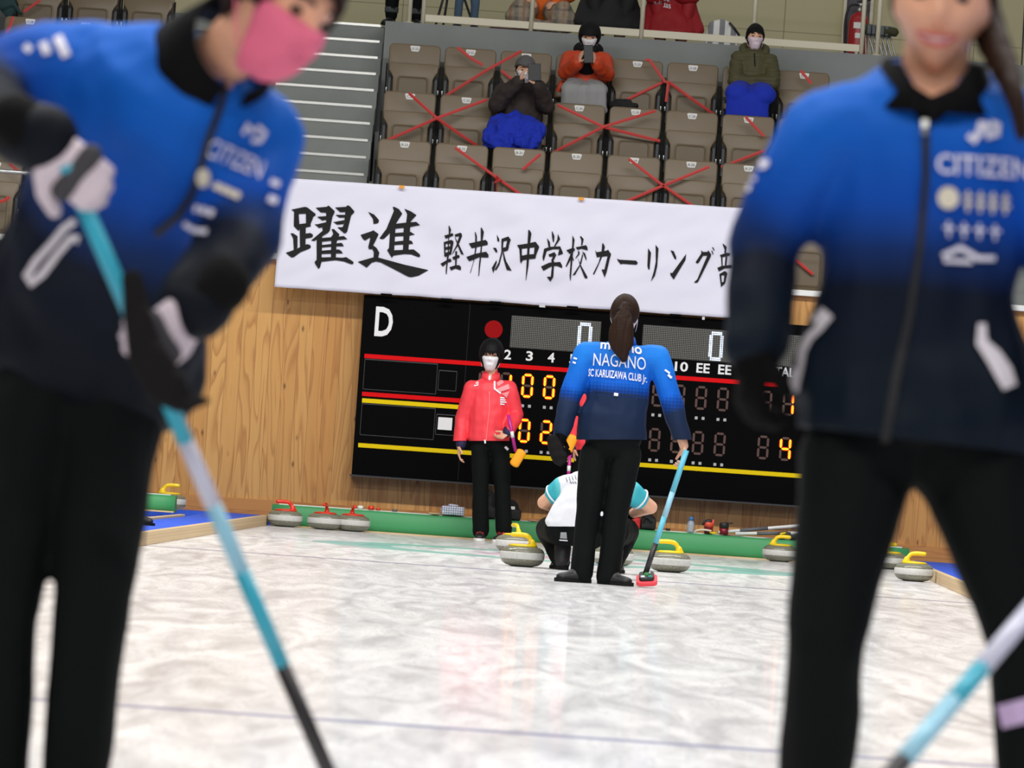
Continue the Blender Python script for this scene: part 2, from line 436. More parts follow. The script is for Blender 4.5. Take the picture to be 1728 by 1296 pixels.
# ------------------------------------------------------------------ rails
def rail(name, label, Y, z, x0, x1, posts, m, thick=.035, z0=None, ztop=None, flat=None):
    r = empty(name, ((x0 + x1) / 2, Y, z0 if z0 is not None else z), label, 'railing')
    bm = B()
    if flat: box(bm, ((x0 + x1) / 2, Y, z), (x1 - x0, .02, flat))
    else: tube(bm, [(x0, Y, z), (x1, Y, z)], thick / 2)
    obj('rail', bm, m, r, smooth=not flat, bevel=.004 if flat else 0)
    if ztop:
        bm = B(); tube(bm, [(x0, Y, ztop), (x1, Y, ztop)], .024); obj('top_rail', bm, m, r)
    for x in posts:
        bm = B(); tube(bm, [(x, Y - .012, z0), (x, Y - .012, ztop or z)], .021); obj('post', bm, m, r)
    return r
zr = P(1455, 82, 53.2).z
xs = [P(px, 60, 53.2).x for px in (712, 895, 1082, 1271, 1455)]
rail('guard_rail', 'long cream guard rail with a wide low board along the concourse edge', 53.2, zr, xs[0], xs[-1], xs, M_cream, z0=4.65, ztop=5.7, flat=.068)
for px, nm in ((690, 'short cream rail post standing alone beside the stair top'), (1483, 'cream post standing alone just beyond the guard rail end'), (1636, 'cream post behind the ponytail of the smiling woman')):
    x = P(px, 40, 53.25).x; bm = B(); tube(bm, [(x, 53.25, 4.65), (x, 53.25, 5.72)], .022)
    for zc in (4.655,): lathe(bm, [(.0, 0), (.045, 0), (.045, .01), (.024, .014)], (x, 53.25, zc))
    obj('rail_post', bm, M_cream, origin=(x, 53.25, 4.65), label=nm, cat='post')
rail('handrail', 'silver handrail along the front of the left seat block', 49.02, 2.84, -9, XA0 + .02, [-8, -6.6, -5.2, -3.8, XA0], M_steel, .04, z0=2.3)
rail('handrail', 'handrail behind the top of the white banner', 49.0, 2.93, XA1, 8.5, [XA1, .2, 1.8, 3.4, 5, 6.6, 8.2], M_steel, .035, z0=2.3)
# ------------------------------------------------------------------ seats
M_seat = mat('seat_shell', (116, 100, 76), .42, bump=.12, bscale=260); M_seatin = mat('seat_recess', (106, 91, 68), .5, bump=.12, bscale=260)
M_post = mat('seat_side', (52, 54, 58), .5); M_tag = mat('tag_white', (232, 232, 228), .5); M_ink = mat('tag_ink', (40, 40, 44), .6)
def make_seat():
    r = empty('stadium_chair', (0, 0, 0), 'x', 'chair')
    bm = B()      # backrest panel, slightly reclined
    pts = [Vector((x, .05 + (z - .38) * .10, z)) for x, z in rrect(-.236, .30, .236, .855, .045)]
    prism(bm, pts, (0, .03, 0)); obj('backrest', bm, M_seat, r, bevel=.012)
    bm = B()      # seat pan folded up: shoulders then a narrower body
    o = [(-.228, .655), (-.21, .672), (.21, .672), (.228, .655), (.226, .60), (.20, .565), (.185, .53), (.178, .22), (.165, .20), (-.165, .20), (-.178, .22), (-.185, .53), (-.20, .565), (-.226, .60)]
    prism(bm, [Vector((x, -.035 + (z - .4) * .09, z)) for x, z in o], (0, .055, 0)); pan = obj('seat_pan', bm, M_seat, r, bevel=.009)
    bm = B()      # raised rim of the recess plus its floor
    outer, inner = rrect(-.148, .235, .148, .552, .035), rrect(-.132, .25, .132, .54, .028)
    yo = lambda z, d: -.035 + (z - .4) * .09 - d
    r0 = [bm.verts.new((x, yo(z, .001), z)) for x, z in outer]; r1 = [bm.verts.new((x, yo(z, .006), z)) for x, z in inner]
    r2 = [bm.verts.new((x * .95, yo(z, .0015), .395 + (z - .395) * .96)) for x, z in inner]
    n = len(r0)
    for k in range(n):
        bm.faces.new((r0[k], r0[(k + 1) % n], r1[(k + 1) % n], r1[k])); bm.faces.new((r1[k], r1[(k + 1) % n], r2[(k + 1) % n], r2[k]))
    bm.faces.new(list(reversed(r2))); bm.faces.new(r0); obj('recess', bm, M_seatin, pan, smooth=False)
    for s in (-1, 1):
        bm = B(); pts = [Vector((s * .196, y, z)) for y, z in ((-.05, .28), (-.04, .53), (.0, .565), (.05, .565), (.05, .28))]
        prism(bm, pts, (s * .034, 0, 0)); obj('side_panel', bm, M_post, r, smooth=False, bevel=.008)
        bm = B(); box(bm, (s * .246, .02, .33), (.014, .05, .66)); box(bm, (s * .246, -.02, .012), (.02, .2, .024)); obj('leg', bm, M_black, r, smooth=False)
        bm = B(); capsule(bm, (s * .236, -.07, .395), (s * .236, -.07, .43), .008, .008, n=8); obj('hinge_bolt', bm, M_steel, r)
    return r
PLATE = [(-.046, .036), (-.038, .044), (.038, .044), (.046, .036), (.034, -.004), (.026, -.008), (-.026, -.008), (-.034, -.004)]
SEAT_N = [0]
def copy_tree(o, parent=None):
    c = o.copy(); COL.objects.link(c); c.parent = parent
    for ch in list(o.children): copy_tree(ch, c)
    return c
seat0 = make_seat()
SEATX = {}
def seat(row, n, extra=''):
    x = -1.10 + (33 - n) * .511 if n <= 33 else -4.64 + (38 - n) * .511
    y, z = ROWY[row], ROWZ[row]
    s = copy_tree(seat0)
    SEAT_N[0] += 1; s.location = (x, y, z)
    blk = 'main' if n <= 33 else 'left'
    props(s, f'brown folding stadium chair with white tag {row}-{n}{extra}', 'chair', f'stadium chairs in the {blk} block')
    zc = .81; yb = .05 + (zc - .38) * .10 - .001
    bm = B(); prism(bm, [Vector((x + a, y + yb - .004, z + zc - .014 + b)) for a, b in PLATE], (0, .005, 0))
    pl = obj('number_plate', bm, M_tag, s, smooth=False)
    bm = B(); wtext(bm, f'{row}-{n}', (x, y + yb - .006, z + zc + .002), .056, .022); obj('lettering', bm, M_ink, pl, smooth=False)
    if (row, n) in (('D', 30), ('D', 27), ('C', 31)):       # in use: the pan is down
        for ch in s.children:
            if ch.name.startswith('seat_pan'):
                R = Matrix.Rotation(radians(84), 3, 'X'); cpt = Vector((0, -.02, .40)); ch.rotation_euler = R.to_euler(); ch.location = cpt - R @ cpt
    return s
for n in range(33, 25, -1):
    for row in 'DCB': seat(row, n)
seat('A', 26)
for n in (38, 37):
    for row in 'EDCBA': seat(row, n)
for row in 'E': seat(row, 36)
for ch in seat0.children_recursive: bpy.data.objects.remove(ch)
bpy.data.objects.remove(seat0)
# ------------------------------------------------------------------ red closing tapes across the seats
M_tape = mat('red_tape', (196, 40, 34), .5)
def tape(pts, label, Y=None, wd=.026):
    vs = [P(px, py, Yd) for px, py, Yd in pts]
    bm = B(); tube(bm, vs, [(wd / 2, .002)] * len(vs), n=6, hint=(0, 0, 1)); 
    return obj('barrier_tape', bm, M_tape, smooth=False, origin=vs[0], label=label, cat='tape', group='red tapes closing off seats')
yD, yC, yB_, yA = 52.52, 51.72, 50.92, 50.12
tape([(772, 80, yD), (796, 99, yD), (815, 110, yD)], 'short red tape slanting down from the tag of seat D-32')
tape([(753, 161, yD - .06), (820, 119, yD - .08), (880, 86, yD)], 'red tape rising from under D-32 to the top of D-31')
tape([(846, 119, yD), (868, 137, yD)], 'short red tape beside the left shoulder of the man with a tablet')
tape([(1089, 101, yD), (1096, 101, yD), (1122, 138, yD), (1128, 139, yD)], 'red tape from the top of D-29 down to its right edge')
tape([(1058, 168, 52.555), (1120, 138, 52.57)], 'red tape climbing across the folded pan of D-29')
tape([(1128, 138, yD), (1165, 165, yD - .08), (1205, 193, yD - .05)], 'long red tape falling across the folded pan of D-28')
tape([(1128, 139, yD), (1124, 172, yD)], 'red tape hanging straight down between D-29 and D-28')
tape([(1351, 119, yD), (1369, 141, yD)], 'red tape crossing the tag of seat D-26')
tape([(690, 157, yC), (738, 200, yC - .1), (815, 253, yC)], 'long red tape from the top of C-33 down to the foot of C-32')
tape([(646, 240, yC - .05), (738, 199, yC - .1), (822, 168, yC)], 'long red tape from the foot of C-33 up to the top of C-32')
tape([(941, 177, yC), (1018, 214, yC - .08), (1114, 238, yC)], 'red tape from the top of C-30 running down across C-29')
tape([(932, 258, yC - .05), (1018, 214, yC - .09), (1106, 187, yC)], 'red tape from the foot of C-30 rising to the top of C-29')
tape([(1258, 197, yC), (1289, 230, yC)], 'red tape crossing the tag of seat C-27')
tape([(1217, 282, yC - .05), (1290, 254, yC - .05)], 'red tape across the lower pan of C-27')
tape([(768, 249, yB_), (836, 298, yB_), (880, 329, yB_)], 'long red tape from the tag of B-32 down across B-31')
tape([(882, 286, yB_), (912, 260, yB_)], 'short red tape at the right corner of B-31')
bm_pts = [(838, 296, yB_ - .02), (846, 303, yB_ - .03), (834, 308, yB_ - .02), (838, 300, yB_ - .02), (837, 327, yB_)]
tape(bm_pts, 'knotted red tape end hanging between B-32 and B-31', wd=.02)
tape([(1061, 268, yB_), (1112, 308, yB_), (1170, 348, yB_)], 'long red tape from the tag of B-29 falling across B-28')
tape([(1054, 341, yB_), (1108, 318, yB_), (1197, 281, yB_)], 'red tape rising from B-29 to the top right of B-28')
tape([(22, 28, yD), (17, 45, yD), (10, 56, yD)], 'short red tape left of the tag on seat D-38')
tape([(40, 20, yD + .7), (68, 0, yD + .7)], 'red tape across the folded pan of E-38')
tape([(0, 76, yD - .06), (20, 87, yD - .06)], 'red tape end at the lower left of D-38')
tape([(16, 276, yA), (33, 290, yA)], 'short red tape at the top right of A-38')
tape([(-4, 341, yA - .1), (8, 338, yA - .1), (16, 332, yA - .1)], 'curved red tape end at the foot of A-38')
tape([(1342, 438, yA), (1372, 463, yA)], 'red tape seen between sleeve and jacket of the smiling woman')
# dark teal coat left over seat E-38 at the frame's corner
bm = B()
for a, b, ra, rb in (((-6, -30), (12, 10), .09, .085), ((12, 10), (16, 24), .085, .05), ((0, -20), (34, 22), .03, .02)): capsule(bm, P(*a, 53.25), P(*b, 53.2), (ra, .04), (rb, .03), hint=(1, 0, 0))
obj('coat', blob(bm, .01, 3, (.012, (14, 14, 9), 2)), mat('teal_coat', (28, 58, 60), .8), origin=P(12, 24, 53.25), label='dark teal coat hanging over seat E-38', cat='coat')
# ------------------------------------------------------------------ scoreboard
M_board = mat('board_black', (7, 7, 8), .7, spec=.04); M_board2 = mat('board_edge', (52, 53, 55), .5)
M_red = mat('board_red', (218, 12, 18), .6, spec=.1); M_yel = mat('board_yellow', (230, 200, 14), .6, spec=.1); M_wl = mat('board_white', (232, 232, 232), .5)
sx0, sx1, sz0, sz1 = P(610, 560, YS).x, P(1503, 700, YS).x, P(592, 800, YS).z, P(612, 497, YS).z
sb = empty('scoreboard', ((sx0 + sx1) / 2, YS + .1, sz0), 'wide black electronic scoreboard with letter D mounted on the plank wall', 'scoreboard')
bm = B(); box(bm, ((sx0 + sx1) / 2, YS + .11, (sz0 + sz1) / 2), (sx1 - sx0, .22, sz1 - sz0)); case = obj('casing', bm, M_board, sb, smooth=False, bevel=.006)
bm = B(); box(bm, ((sx0 + sx1) / 2, YS + .12, sz0 - .008), (sx1 - sx0 + .03, .22, .016)); obj('bottom_ledge', bm, M_board2, sb, smooth=False)
def stripe(px0, px1, y0, m, name, h=.036):
    a = P(px0, y0, YS); b = P(px1, y0, YS)
    bm = B(); box(bm, ((a.x + b.x) / 2, YS - .001, a.z), (b.x - a.x, .004, h)); obj(name, bm, m, sb, smooth=False)
stripe(615, 1496, 600.5, M_red, 'red_stripe'); stripe(611, 800, 664.5, M_red, 'red_stripe'); stripe(611, 800, 675.5, M_yel, 'yellow_stripe'); stripe(604.5, 1486, 751, M_yel, 'yellow_stripe')
def seam_rect(x0, y0, x1, y1, name):
    a, b = P(x0, y0, YS), P(x1, y1, YS); bm = B()
    box(bm, ((a.x + b.x) / 2, YS - .002, a.z), (b.x - a.x, .006, .008)); box(bm, ((a.x + b.x) / 2, YS - .001, b.z), (b.x - a.x, .004, .005))
    for x in (a.x, b.x): box(bm, (x, YS - .001, (a.z + b.z) / 2), (.004, .004, a.z - b.z))
    obj(name, bm, M_board2, sb, smooth=False)
seam_rect(616, 606, 735, 665, 'name_slot'); seam_rect(741, 625, 769, 660, 'name_slot'); seam_rect(611, 681, 731, 742, 'name_slot'); seam_rect(737, 699, 766, 735, 'name_slot')
bm = B(); a = P(793, 520, YS); box(bm, (a.x, YS - .0005, (sz0 + sz1) / 2), (.005, .003, sz1 - sz0 - .02)); obj('panel_seam', bm, mat('seam_black', (4, 4, 4), .8), sb, smooth=False)
def btext(s, px, py, wpx, hpx, name='lettering'):
    bm = B(); wtext(bm, s, P(px, py, YS - .004) , wpx / S(YS), hpx / S(YS), .022); fatten(bm, .003); obj(name, bm, M_wl, sb, smooth=False)
btext('D', 648, 543, 30, 50)
bm = B(); bmesh.ops.create_cone(bm, cap_ends=True, segments=40, radius1=15.2 / S(YS), radius2=15.2 / S(YS), depth=.006, matrix=Matrix.Translation(P(833, 556, YS - .002)) @ Matrix.Rotation(pi / 2, 4, 'X'))
obj('red_disc', bm, mat('disc_red', (150, 6, 10), .6, spec=.1), sb, smooth=False)
CW = 36.72 / S(YS); c3 = P(890, 651, YS).x; zr1 = P(890, 651, YS).z; zr2 = P(886, 727, YS).z; zl = P(896, 601, YS).z
M_lit = mat('led_amber', (255, 150, 10), .5, emit=2.3); M_halo = mat('led_red', (255, 48, 0), .5, emit=.8); M_unlit = mat('led_unlit', (84, 56, 48), .6)
SEG = {'0': 'abcdef', '1': 'bc', '2': 'abged', '4': 'fgbc', '8': 'abcdefg', '': ''}
def seg_poly(k, hw, hh, t):
    g = .006; v = t / 2
    def H(z): return [(-hw + g, z), (-hw + g + v, z + v), (hw - g - v, z + v), (hw - g, z), (hw - g - v, z - v), (-hw + g + v, z - v)]
    def V(x, z0, z1): return [(x, z0 + g), (x + v, z0 + g + v), (x + v, z1 - g - v), (x, z1 - g), (x - v, z1 - g - v), (x - v, z0 + g + v)]
    return {'a': lambda: H(hh), 'g': lambda: H(0), 'd': lambda: H(-hh), 'f': lambda: V(-hw, 0, hh), 'b': lambda: V(hw, 0, hh), 'e': lambda: V(-hw, -hh, 0), 'c': lambda: V(hw, -hh, 0)}[k]()
def digit(x, z, val):
    hw, hh = .0385, .0905
    u = B(); l = B(); h = B()
    for k in 'abcdefg':
        lit = k in SEG[val]
        for bmx, tt, yy in (((h, .027, .003), (l, .016, .006)) if lit else ((u, .019, .002),)):
            bmx.faces.new([bmx.verts.new((x + a, YS - yy, z + b)) for a, b in seg_poly(k, hw, hh, tt)])
    if len(u.faces): fatten(u, .002); d = obj('score_digit', u, M_unlit, sb, smooth=False)
    if val: fatten(h, .002); fatten(l, .002); e = obj('lit_segments', h, M_halo, sb, smooth=False); obj('lit_core', l, M_lit, e, smooth=False)
vals1 = ['', '1', '0', '0'] + [''] * 8; vals2 = ['2', '0', '0', '2'] + [''] * 8
heads = ['1', '2', '3', '4', '5', '6', '7', '8', '9', '10', 'EE', 'EE']
for i in range(12):
    x = c3 + (i - 2) * CW
    digit(x, zr1, vals1[i]); digit(x, zr2, vals2[i])
    bm = B(); wtext(bm, heads[i], (x, YS - .004, zl), .058 if len(heads[i]) == 1 and heads[i] != '1' else (.03 if heads[i] == '1' else .112), .082, .022); fatten(bm, .003); obj('lettering', bm, M_wl, sb, smooth=False)
    for zz in (zr1, zr2):
        for dx in (-.029, .029): sq = B(); box(sq, (x + dx, YS - .001, zz - .172), (.024, .004, .024)); obj('marker_square', sq, mat('square_grey', (176, 176, 178), .5), sb, smooth=False)
tx = P(1325, 757, YS).x
for z, v in ((zr1, '1'), (zr2, '4')):
    digit(tx, z, v); digit(tx - CW * 1.02, z, '')
btext('TOTAL', 1311, 627, 60, 16)
# dot-matrix displays
q = NT('led_matrix'); x, y, z = q.pos(); pt = .0155
fx = q.math('ABSOLUTE', q.math('SUBTRACT', q.math('FRACT', q.math('DIVIDE', q.math('ADD', x, 10.), pt)), .5)); fz = q.math('ABSOLUTE', q.math('SUBTRACT', q.math('FRACT', q.math('DIVIDE', z, pt)), .5))
dot = q.math('MULTIPLY', q.math('LESS_THAN', fx, .27), q.math('LESS_THAN', fz, .27))
q.l(q.mix(dot, lin((22, 22, 22)), lin((128, 126, 116))), q.b.inputs['Base Color'])
M_mx = q.m; M_led = mat('led_white', (222, 236, 255), .5, emit=1.7)
pz0, pz1 = P(861, 586, YS).z, P(864, 532, YS).z
for pxa, pxb, d0 in ((862, 1012, 989), (1085, 1237, 1210), (1311, 1462, 1435)):
    a, b = P(pxa, 560, YS).x, P(pxb, 580, YS).x; bm = B(); box(bm, ((a + b) / 2, YS - .002, (pz0 + pz1) / 2), (b - a, .006, pz1 - pz0))
    dm = obj('led_display', bm, M_mx, sb, smooth=False)
    cx = P(d0, 570, YS).x; cx = floor((cx + 10) / pt) * pt - 10; zc = floor(((pz0 + pz1) / 2) / pt) * pt; bm = B()
    for i in range(-4, 4):
        for j in range(-8, 8):
            ex, ez = (i + .5) / 3.5, (j + .5) / 7.5
            edge = abs(ex) > .68 or abs(ez) > .84
            corner = abs(i + .5) + abs(j + .5) > 9.6 and (abs(i + .5) > 3 or abs(j + .5) > 7)
            if edge and not (abs(i + .5) > 3 and abs(j + .5) > 6) : box(bm, (cx + (i + .5) * pt, YS - .006, zc + (j + .5) * pt), (.0105, .003, .0105))
    obj('lit_numeral', bm, M_led, dm, smooth=False)
a = P(751, 715, YS - .012); bm = B(); box(bm, a, (.12, .004, .105)); c = obj('card', bm, M_wl, smooth=False, origin=(a.x, a.y, a.z - .05), label='small white card stuck in the lower name slot of the scoreboard', cat='card')
for px, py in ((652, 497.5), (753, 505.5), (836, 510.5), (966, 518.5), (1140, 532)):
    bm = B(); box(bm, P(px, py, YS - .075), (.095, .012, .02)); obj('clip_bar', bm, M_board, sb, smooth=False)
# ------------------------------------------------------------------ banner
M_cloth = mat('banner_cloth', (222, 220, 234), .65, spec=.2); M_inkb = mat('brush_ink', (36, 36, 36), .8, spec=.15)
YBN = 48.66
TL, BL, TR, BR = P(478, 300, YBN), P(463, 484, YBN), P(1300, 354.5, YBN), P(1290, 540.5, YBN)
bm = B(); NX, NZ = 150, 30; gr = []
for j in range(NZ + 1):
    row = []
    for i in range(NX + 1):
        u, v = i / NX, j / NZ; p = BL.lerp(BR, u).lerp(TL.lerp(TR, u), v)
        fall = min(1, v * 4 + .3) * min(1, (1 - v) * 5 + .1)
        d = noise.noise(Vector((u * 9 + v * 1.5, v * 2.2, 1))) * .035 + noise.noise(Vector((u * 20 - v * 5, v * 5, 4))) * .012
        p.y += d * fall - (1 - v) ** 2 * .01; p.z += .006 * noise.noise(Vector((u * 12, 0, 2))) * (1 if v < .5 else .4); row.append(bm.verts.new(p))
    gr.append(row)
for j in range(NZ):
    for i in range(NX): bm.faces.new((gr[j][i], gr[j][i + 1], gr[j + 1][i + 1], gr[j + 1][i]))
me = bpy.data.meshes.new('t'); bm.to_mesh(me); T_ban = bvh(me)
bm.normal_update(); bmesh.ops.solidify(bm, geom=bm.faces[:], thickness=.0015); bpy.data.meshes.remove(me)
ban = empty('banner', ((BL.x + BR.x) / 2, YBN, BL.z), 'long white banner with black brush lettering hung above the scoreboard', 'banner')
obj('cloth', bm, M_cloth, ban)
KAN = [((476, 336), 9.6, [
 [(150,170),(190,180),(270,240),(280,400),(265,510),(190,440),(195,200)], [(150,170),(370,125),(410,135),(545,240),(540,270),(510,280),(460,410),(470,440),(390,460),(385,235),(270,240),(190,200)],
 [(190,420),(280,405),(390,390),(470,440),(390,460),(290,480),(265,515),(200,450)], [(285,470),(385,450),(380,740),(290,780)], [(380,560),(460,548),(500,575),(500,605),(475,625),(380,640)],
 [(135,555),(180,555),(250,600),(250,790),(190,830),(180,640)], [(60,870),(190,825),(370,745),(400,730),(450,740),(470,770),(450,800),(300,860),(190,940),(150,945)],
 [(545,140),(720,125),(755,103),(850,190),(850,215),(815,290),(775,510),(740,550),(520,680),(470,670),(660,510),(650,470),(715,370),(715,220),(625,215)], [(565,285),(725,275),(725,335),(650,345)], [(525,405),(560,410),(730,370),(720,440),(600,470)],
 [(860,135),(1035,125),(1060,97),(1100,115),(1170,195),(1170,215),(1120,265),(1055,530),(1030,555),(1000,550),(895,455),(980,455),(1005,400),(1025,210),(940,210)], [(865,255),(1030,255),(1020,300),(930,300)], [(825,365),(850,370),(1010,340),(1000,405),(890,415)],
 [(560,650),(650,590),(640,1010),(615,1110),(590,1130),(530,1040),(530,1010),(560,985)], [(800,485),(840,485),(930,570),(905,650),(885,690),(800,690),(790,630),(830,560)], [(800,600),(890,600),(870,960),(790,960)],
 [(640,630),(900,610),(1000,598),(1060,650),(880,665),(640,690)], [(640,745),(790,728),(960,708),(985,730),(1000,765),(880,765),(640,785)], [(640,835),(920,815),(960,840),(985,880),(870,880),(640,890)], [(620,945),(790,940),(980,950),(1040,940),(1155,1015),(1155,1050),(1120,1055),(1000,1010),(870,990),(620,1015)]]),
 ((596, 336), 9.6, [
 [(240,205),(340,250),(415,335),(415,375),(390,395),(330,405),(320,320)], [(120,580),(300,520),(325,505),(410,565),(405,590),(325,750),(380,790),(425,870),(405,945),(330,960),(335,860),(310,810),(255,810),(245,775),(280,620),(195,670),(160,650)],
 [(75,1015),(320,945),(405,945),(820,1060),(1220,1150),(1060,1240),(940,1265),(890,1255),(450,1025),(370,1010),(300,1030),(220,1110)], [(640,125),(665,125),(740,160),(795,235),(700,385),(590,555),(510,635),(470,650),(425,635),(540,480),(660,190)],
 [(600,480),(690,390),(665,820),(650,920),(625,950),(550,830),(580,790)], [(830,155),(940,200),(1025,260),(930,365),(920,450),(815,470),(860,370),(875,240)], [(820,440),(925,440),(895,830),(805,830)],
 [(680,400),(860,380),(1020,368),(1085,420),(900,455),(680,480)], [(670,550),(930,530),(1000,575),(900,595),(670,605)], [(670,690),(900,665),(950,680),(970,725),(670,745)], [(640,830),(980,815),(1080,895),(1085,930),(1055,940),(940,895),(820,890),(640,915)]]),
 ((740, 376), 12.343, [
 [(210,60),(225,60),(262,140),(240,240),(215,370),(200,370),(215,200)], [(120,265),(290,215),(310,240),(305,270),(150,330)], [(110,400),(150,400),(145,690),(140,710),(120,690)], [(110,400),(270,355),(310,385),(310,420),(270,430),(145,440)], [(255,370),(315,410),(265,660),(225,650)],
 [(130,510),(290,480),(280,540),(130,565)], [(125,625),(265,590),(265,655),(140,710)], [(195,400),(220,400),(215,650),(195,650)], [(40,850),(230,745),(265,760),(270,810),(190,825),(90,915)], [(180,680),(215,680),(185,900),(170,1070),(155,1075),(150,1000),(165,830)],
 [(335,245),(455,205),(485,230),(490,280),(420,450),(290,655),(285,640),(370,470),(430,280),(350,290)], [(335,290),(350,300),(420,440),(530,665),(470,650),(400,480)], [(285,715),(420,665),(440,690),(440,725),(310,770)], [(350,590),(390,590),(375,890),(345,890)], [(225,925),(350,885),(430,880),(470,920),(465,990),(350,950),(265,995)]]),
 ((740, 376), 12.343, [
 [(755,190),(770,190),(800,280),(800,480),(760,720),(670,1040),(655,1045),(720,830),(760,560),(765,300)], [(880,100),(900,100),(945,190),(920,350),(880,800),(845,1100),(830,1110),(840,900),(880,500)], [(630,430),(980,355),(1025,400),(1025,460),(690,530)], [(580,710),(760,645),(990,600),(1040,660),(1040,725),(850,715),(640,800)]]),
 ((740, 376), 12.343, [
 [(1215,240),(1265,340),(1265,400),(1225,380)], [(1135,520),(1195,520),(1225,580),(1220,620),(1190,610)], [(1210,770),(1215,830),(1140,1050),(1110,940)], [(1310,350),(1360,350),(1330,640),(1270,880),(1200,990),(1170,975),(1250,830),(1310,600)], [(1310,335),(1455,285),(1505,350),(1440,560),(1390,560),(1430,370),(1340,390)], [(1340,520),(1470,490),(1445,575),(1340,610)], [(1335,600),(1360,620),(1410,800),(1525,1000),(1420,980),(1360,780)]]),
 ((870, 380), 12.343, [
 [(30,415),(80,420),(130,480),(135,700),(115,800),(95,750),(80,500)], [(30,415),(260,380),(415,345),(490,440),(490,470),(420,640),(380,640),(395,460),(130,490)], [(100,640),(250,610),(430,600),(415,695),(270,705),(150,730),(115,800)], [(265,100),(290,100),(330,170),(300,400),(270,850),(220,1145),(210,1145),(245,500)]]),
 ((870, 380), 12.343, [
 [(655,265),(715,350),(725,460),(685,450)], [(755,130),(770,130),(810,230),(800,350),(780,350),(760,250)], [(880,180),(930,290),(820,450),(800,440),(870,300)], [(595,490),(720,450),(930,440),(985,570),(985,595),(880,630),(910,500),(780,500),(650,540),(590,740),(575,735),(560,670)],
 [(685,610),(810,560),(850,620),(790,740),(760,740),(745,720),(780,650),(705,660)], [(745,720),(800,740),(800,860),(785,1080),(725,1175),(650,1075),(735,1070),(755,860)], [(530,860),(700,780),(930,765),(970,840),(970,895),(870,850),(760,850),(580,950)]]),
 ((870, 380), 12.343, [
 [(1185,210),(1230,300),(1195,600),(1150,1150),(1140,1160),(1125,1050),(1150,700),(1180,400)], [(1055,520),(1200,470),(1235,490),(1230,530),(1130,600)], [(1150,590),(1190,600),(1160,700),(1060,875),(1045,850)], [(1185,640),(1220,740),(1205,740),(1180,700)], [(1340,230),(1365,230),(1420,290),(1390,420),(1365,420),(1370,320)],
 [(1250,460),(1470,415),(1500,470),(1500,525),(1380,490),(1290,510)], [(1300,520),(1335,560),(1330,610),(1260,690),(1240,690),(1300,600)], [(1385,535),(1450,590),(1480,700),(1470,740)], [(1395,580),(1405,640),(1370,800),(1240,1035),(1185,1045),(1330,830)], [(1295,670),(1360,830),(1500,1080),(1490,1115),(1440,1100),(1350,870)]]),
 ((990, 390), 12.343, [[(175,390),(205,440),(420,405),(445,385),(510,480),(480,580),(415,860),(375,970),(310,800),(370,800),(435,520),(210,545)], [(325,255),(345,250),(380,325),(350,480),(155,910),(130,890),(250,650),(310,440)]]),
 ((990, 390), 12.343, [[(635,570),(680,595),(1030,615),(1065,660),(1040,700),(745,680),(710,695),(650,620)]]),
 ((990, 390), 12.343, [[(1280,355),(1340,450),(1310,800),(1285,800),(1265,730)], [(1435,285),(1495,360),(1470,730),(1420,930),(1335,1055),(1400,830),(1440,640)]]),
 ((1115, 400), 12.343, [[(200,275),(270,295),(325,420),(320,465),(290,460)], [(530,350),(515,480),(270,885),(200,790),(200,740),(240,750)]]),
 ((1115, 400), 12.343, [[(845,275),(880,310),(970,310),(990,275),(1050,360),(1040,410),(780,930),(750,955),(690,945),(760,880),(970,385),(880,390),(790,535),(760,550),(725,525),(845,340)], [(1050,280),(1075,285),(1100,355),(1085,365)], [(1065,210),(1095,215),(1120,270),(1110,290)]]),
 ((1115, 400), 12.343, [[(1285,140),(1300,140),(1375,200),(1360,330),(1325,340),(1330,260)], [(1230,375),(1380,325),(1460,340),(1430,390),(1255,425)], [(1255,420),(1285,420),(1290,600),(1265,600)], [(1350,410),(1390,410),(1370,590),(1335,590)], [(1180,640),(1270,600),(1480,580),(1490,640),(1340,650),(1210,715)],
 [(1220,770),(1260,770),(1275,1000),(1255,1045)], [(1220,770),(1335,705),(1390,750),(1375,790),(1250,800)], [(1330,730),(1390,750),(1345,960),(1310,940)], [(1250,950),(1345,920),(1340,965),(1255,1045)],
 [(1540,330),(1580,320),(1570,1130),(1545,1150)], [(1540,330),(1720,300),(1760,350),(1690,520),(1650,530),(1700,380),(1550,390)], [(1640,500),(1690,500),(1770,640),(1740,760),(1620,760),(1620,720),(1700,690),(1700,620)]])]
for (ox, oy), sc, polys in KAN:
    decal('brush_character', [tri_px([(ox + x / sc, oy + y / sc) for x, y in p]) for p in polys], [T_ban], M_inkb, ban, off=.006, cuts=1)
M_otape = mat('orange_tape', (222, 150, 40), .6); M_stape = mat('silver_tape', (200, 200, 204), .4)
for px, py, m, wd, lb in ((482, 304, mat('brown_tape', (150, 110, 90), .6), .035, 'small brown tape at the corner of the banner'), (678, 315.5, M_otape, .045, 'orange tape piece on the banner top above the second big character'), (981, 335.5, M_otape, .045, 'orange tape piece on the banner top above the small lettering'),
                      (915, 516, M_stape, .05, 'silver tape under the banner left of the ponytail'), (1187, 537, M_stape, .022, 'tiny silver tape under the banner right of the ponytail')):
    c = P(px, py, YBN - .03); bm = B(); box(bm, c, (wd, .006, .026)); obj('tape_piece', bm, m, smooth=False, origin=c, label=lb, cat='tape')
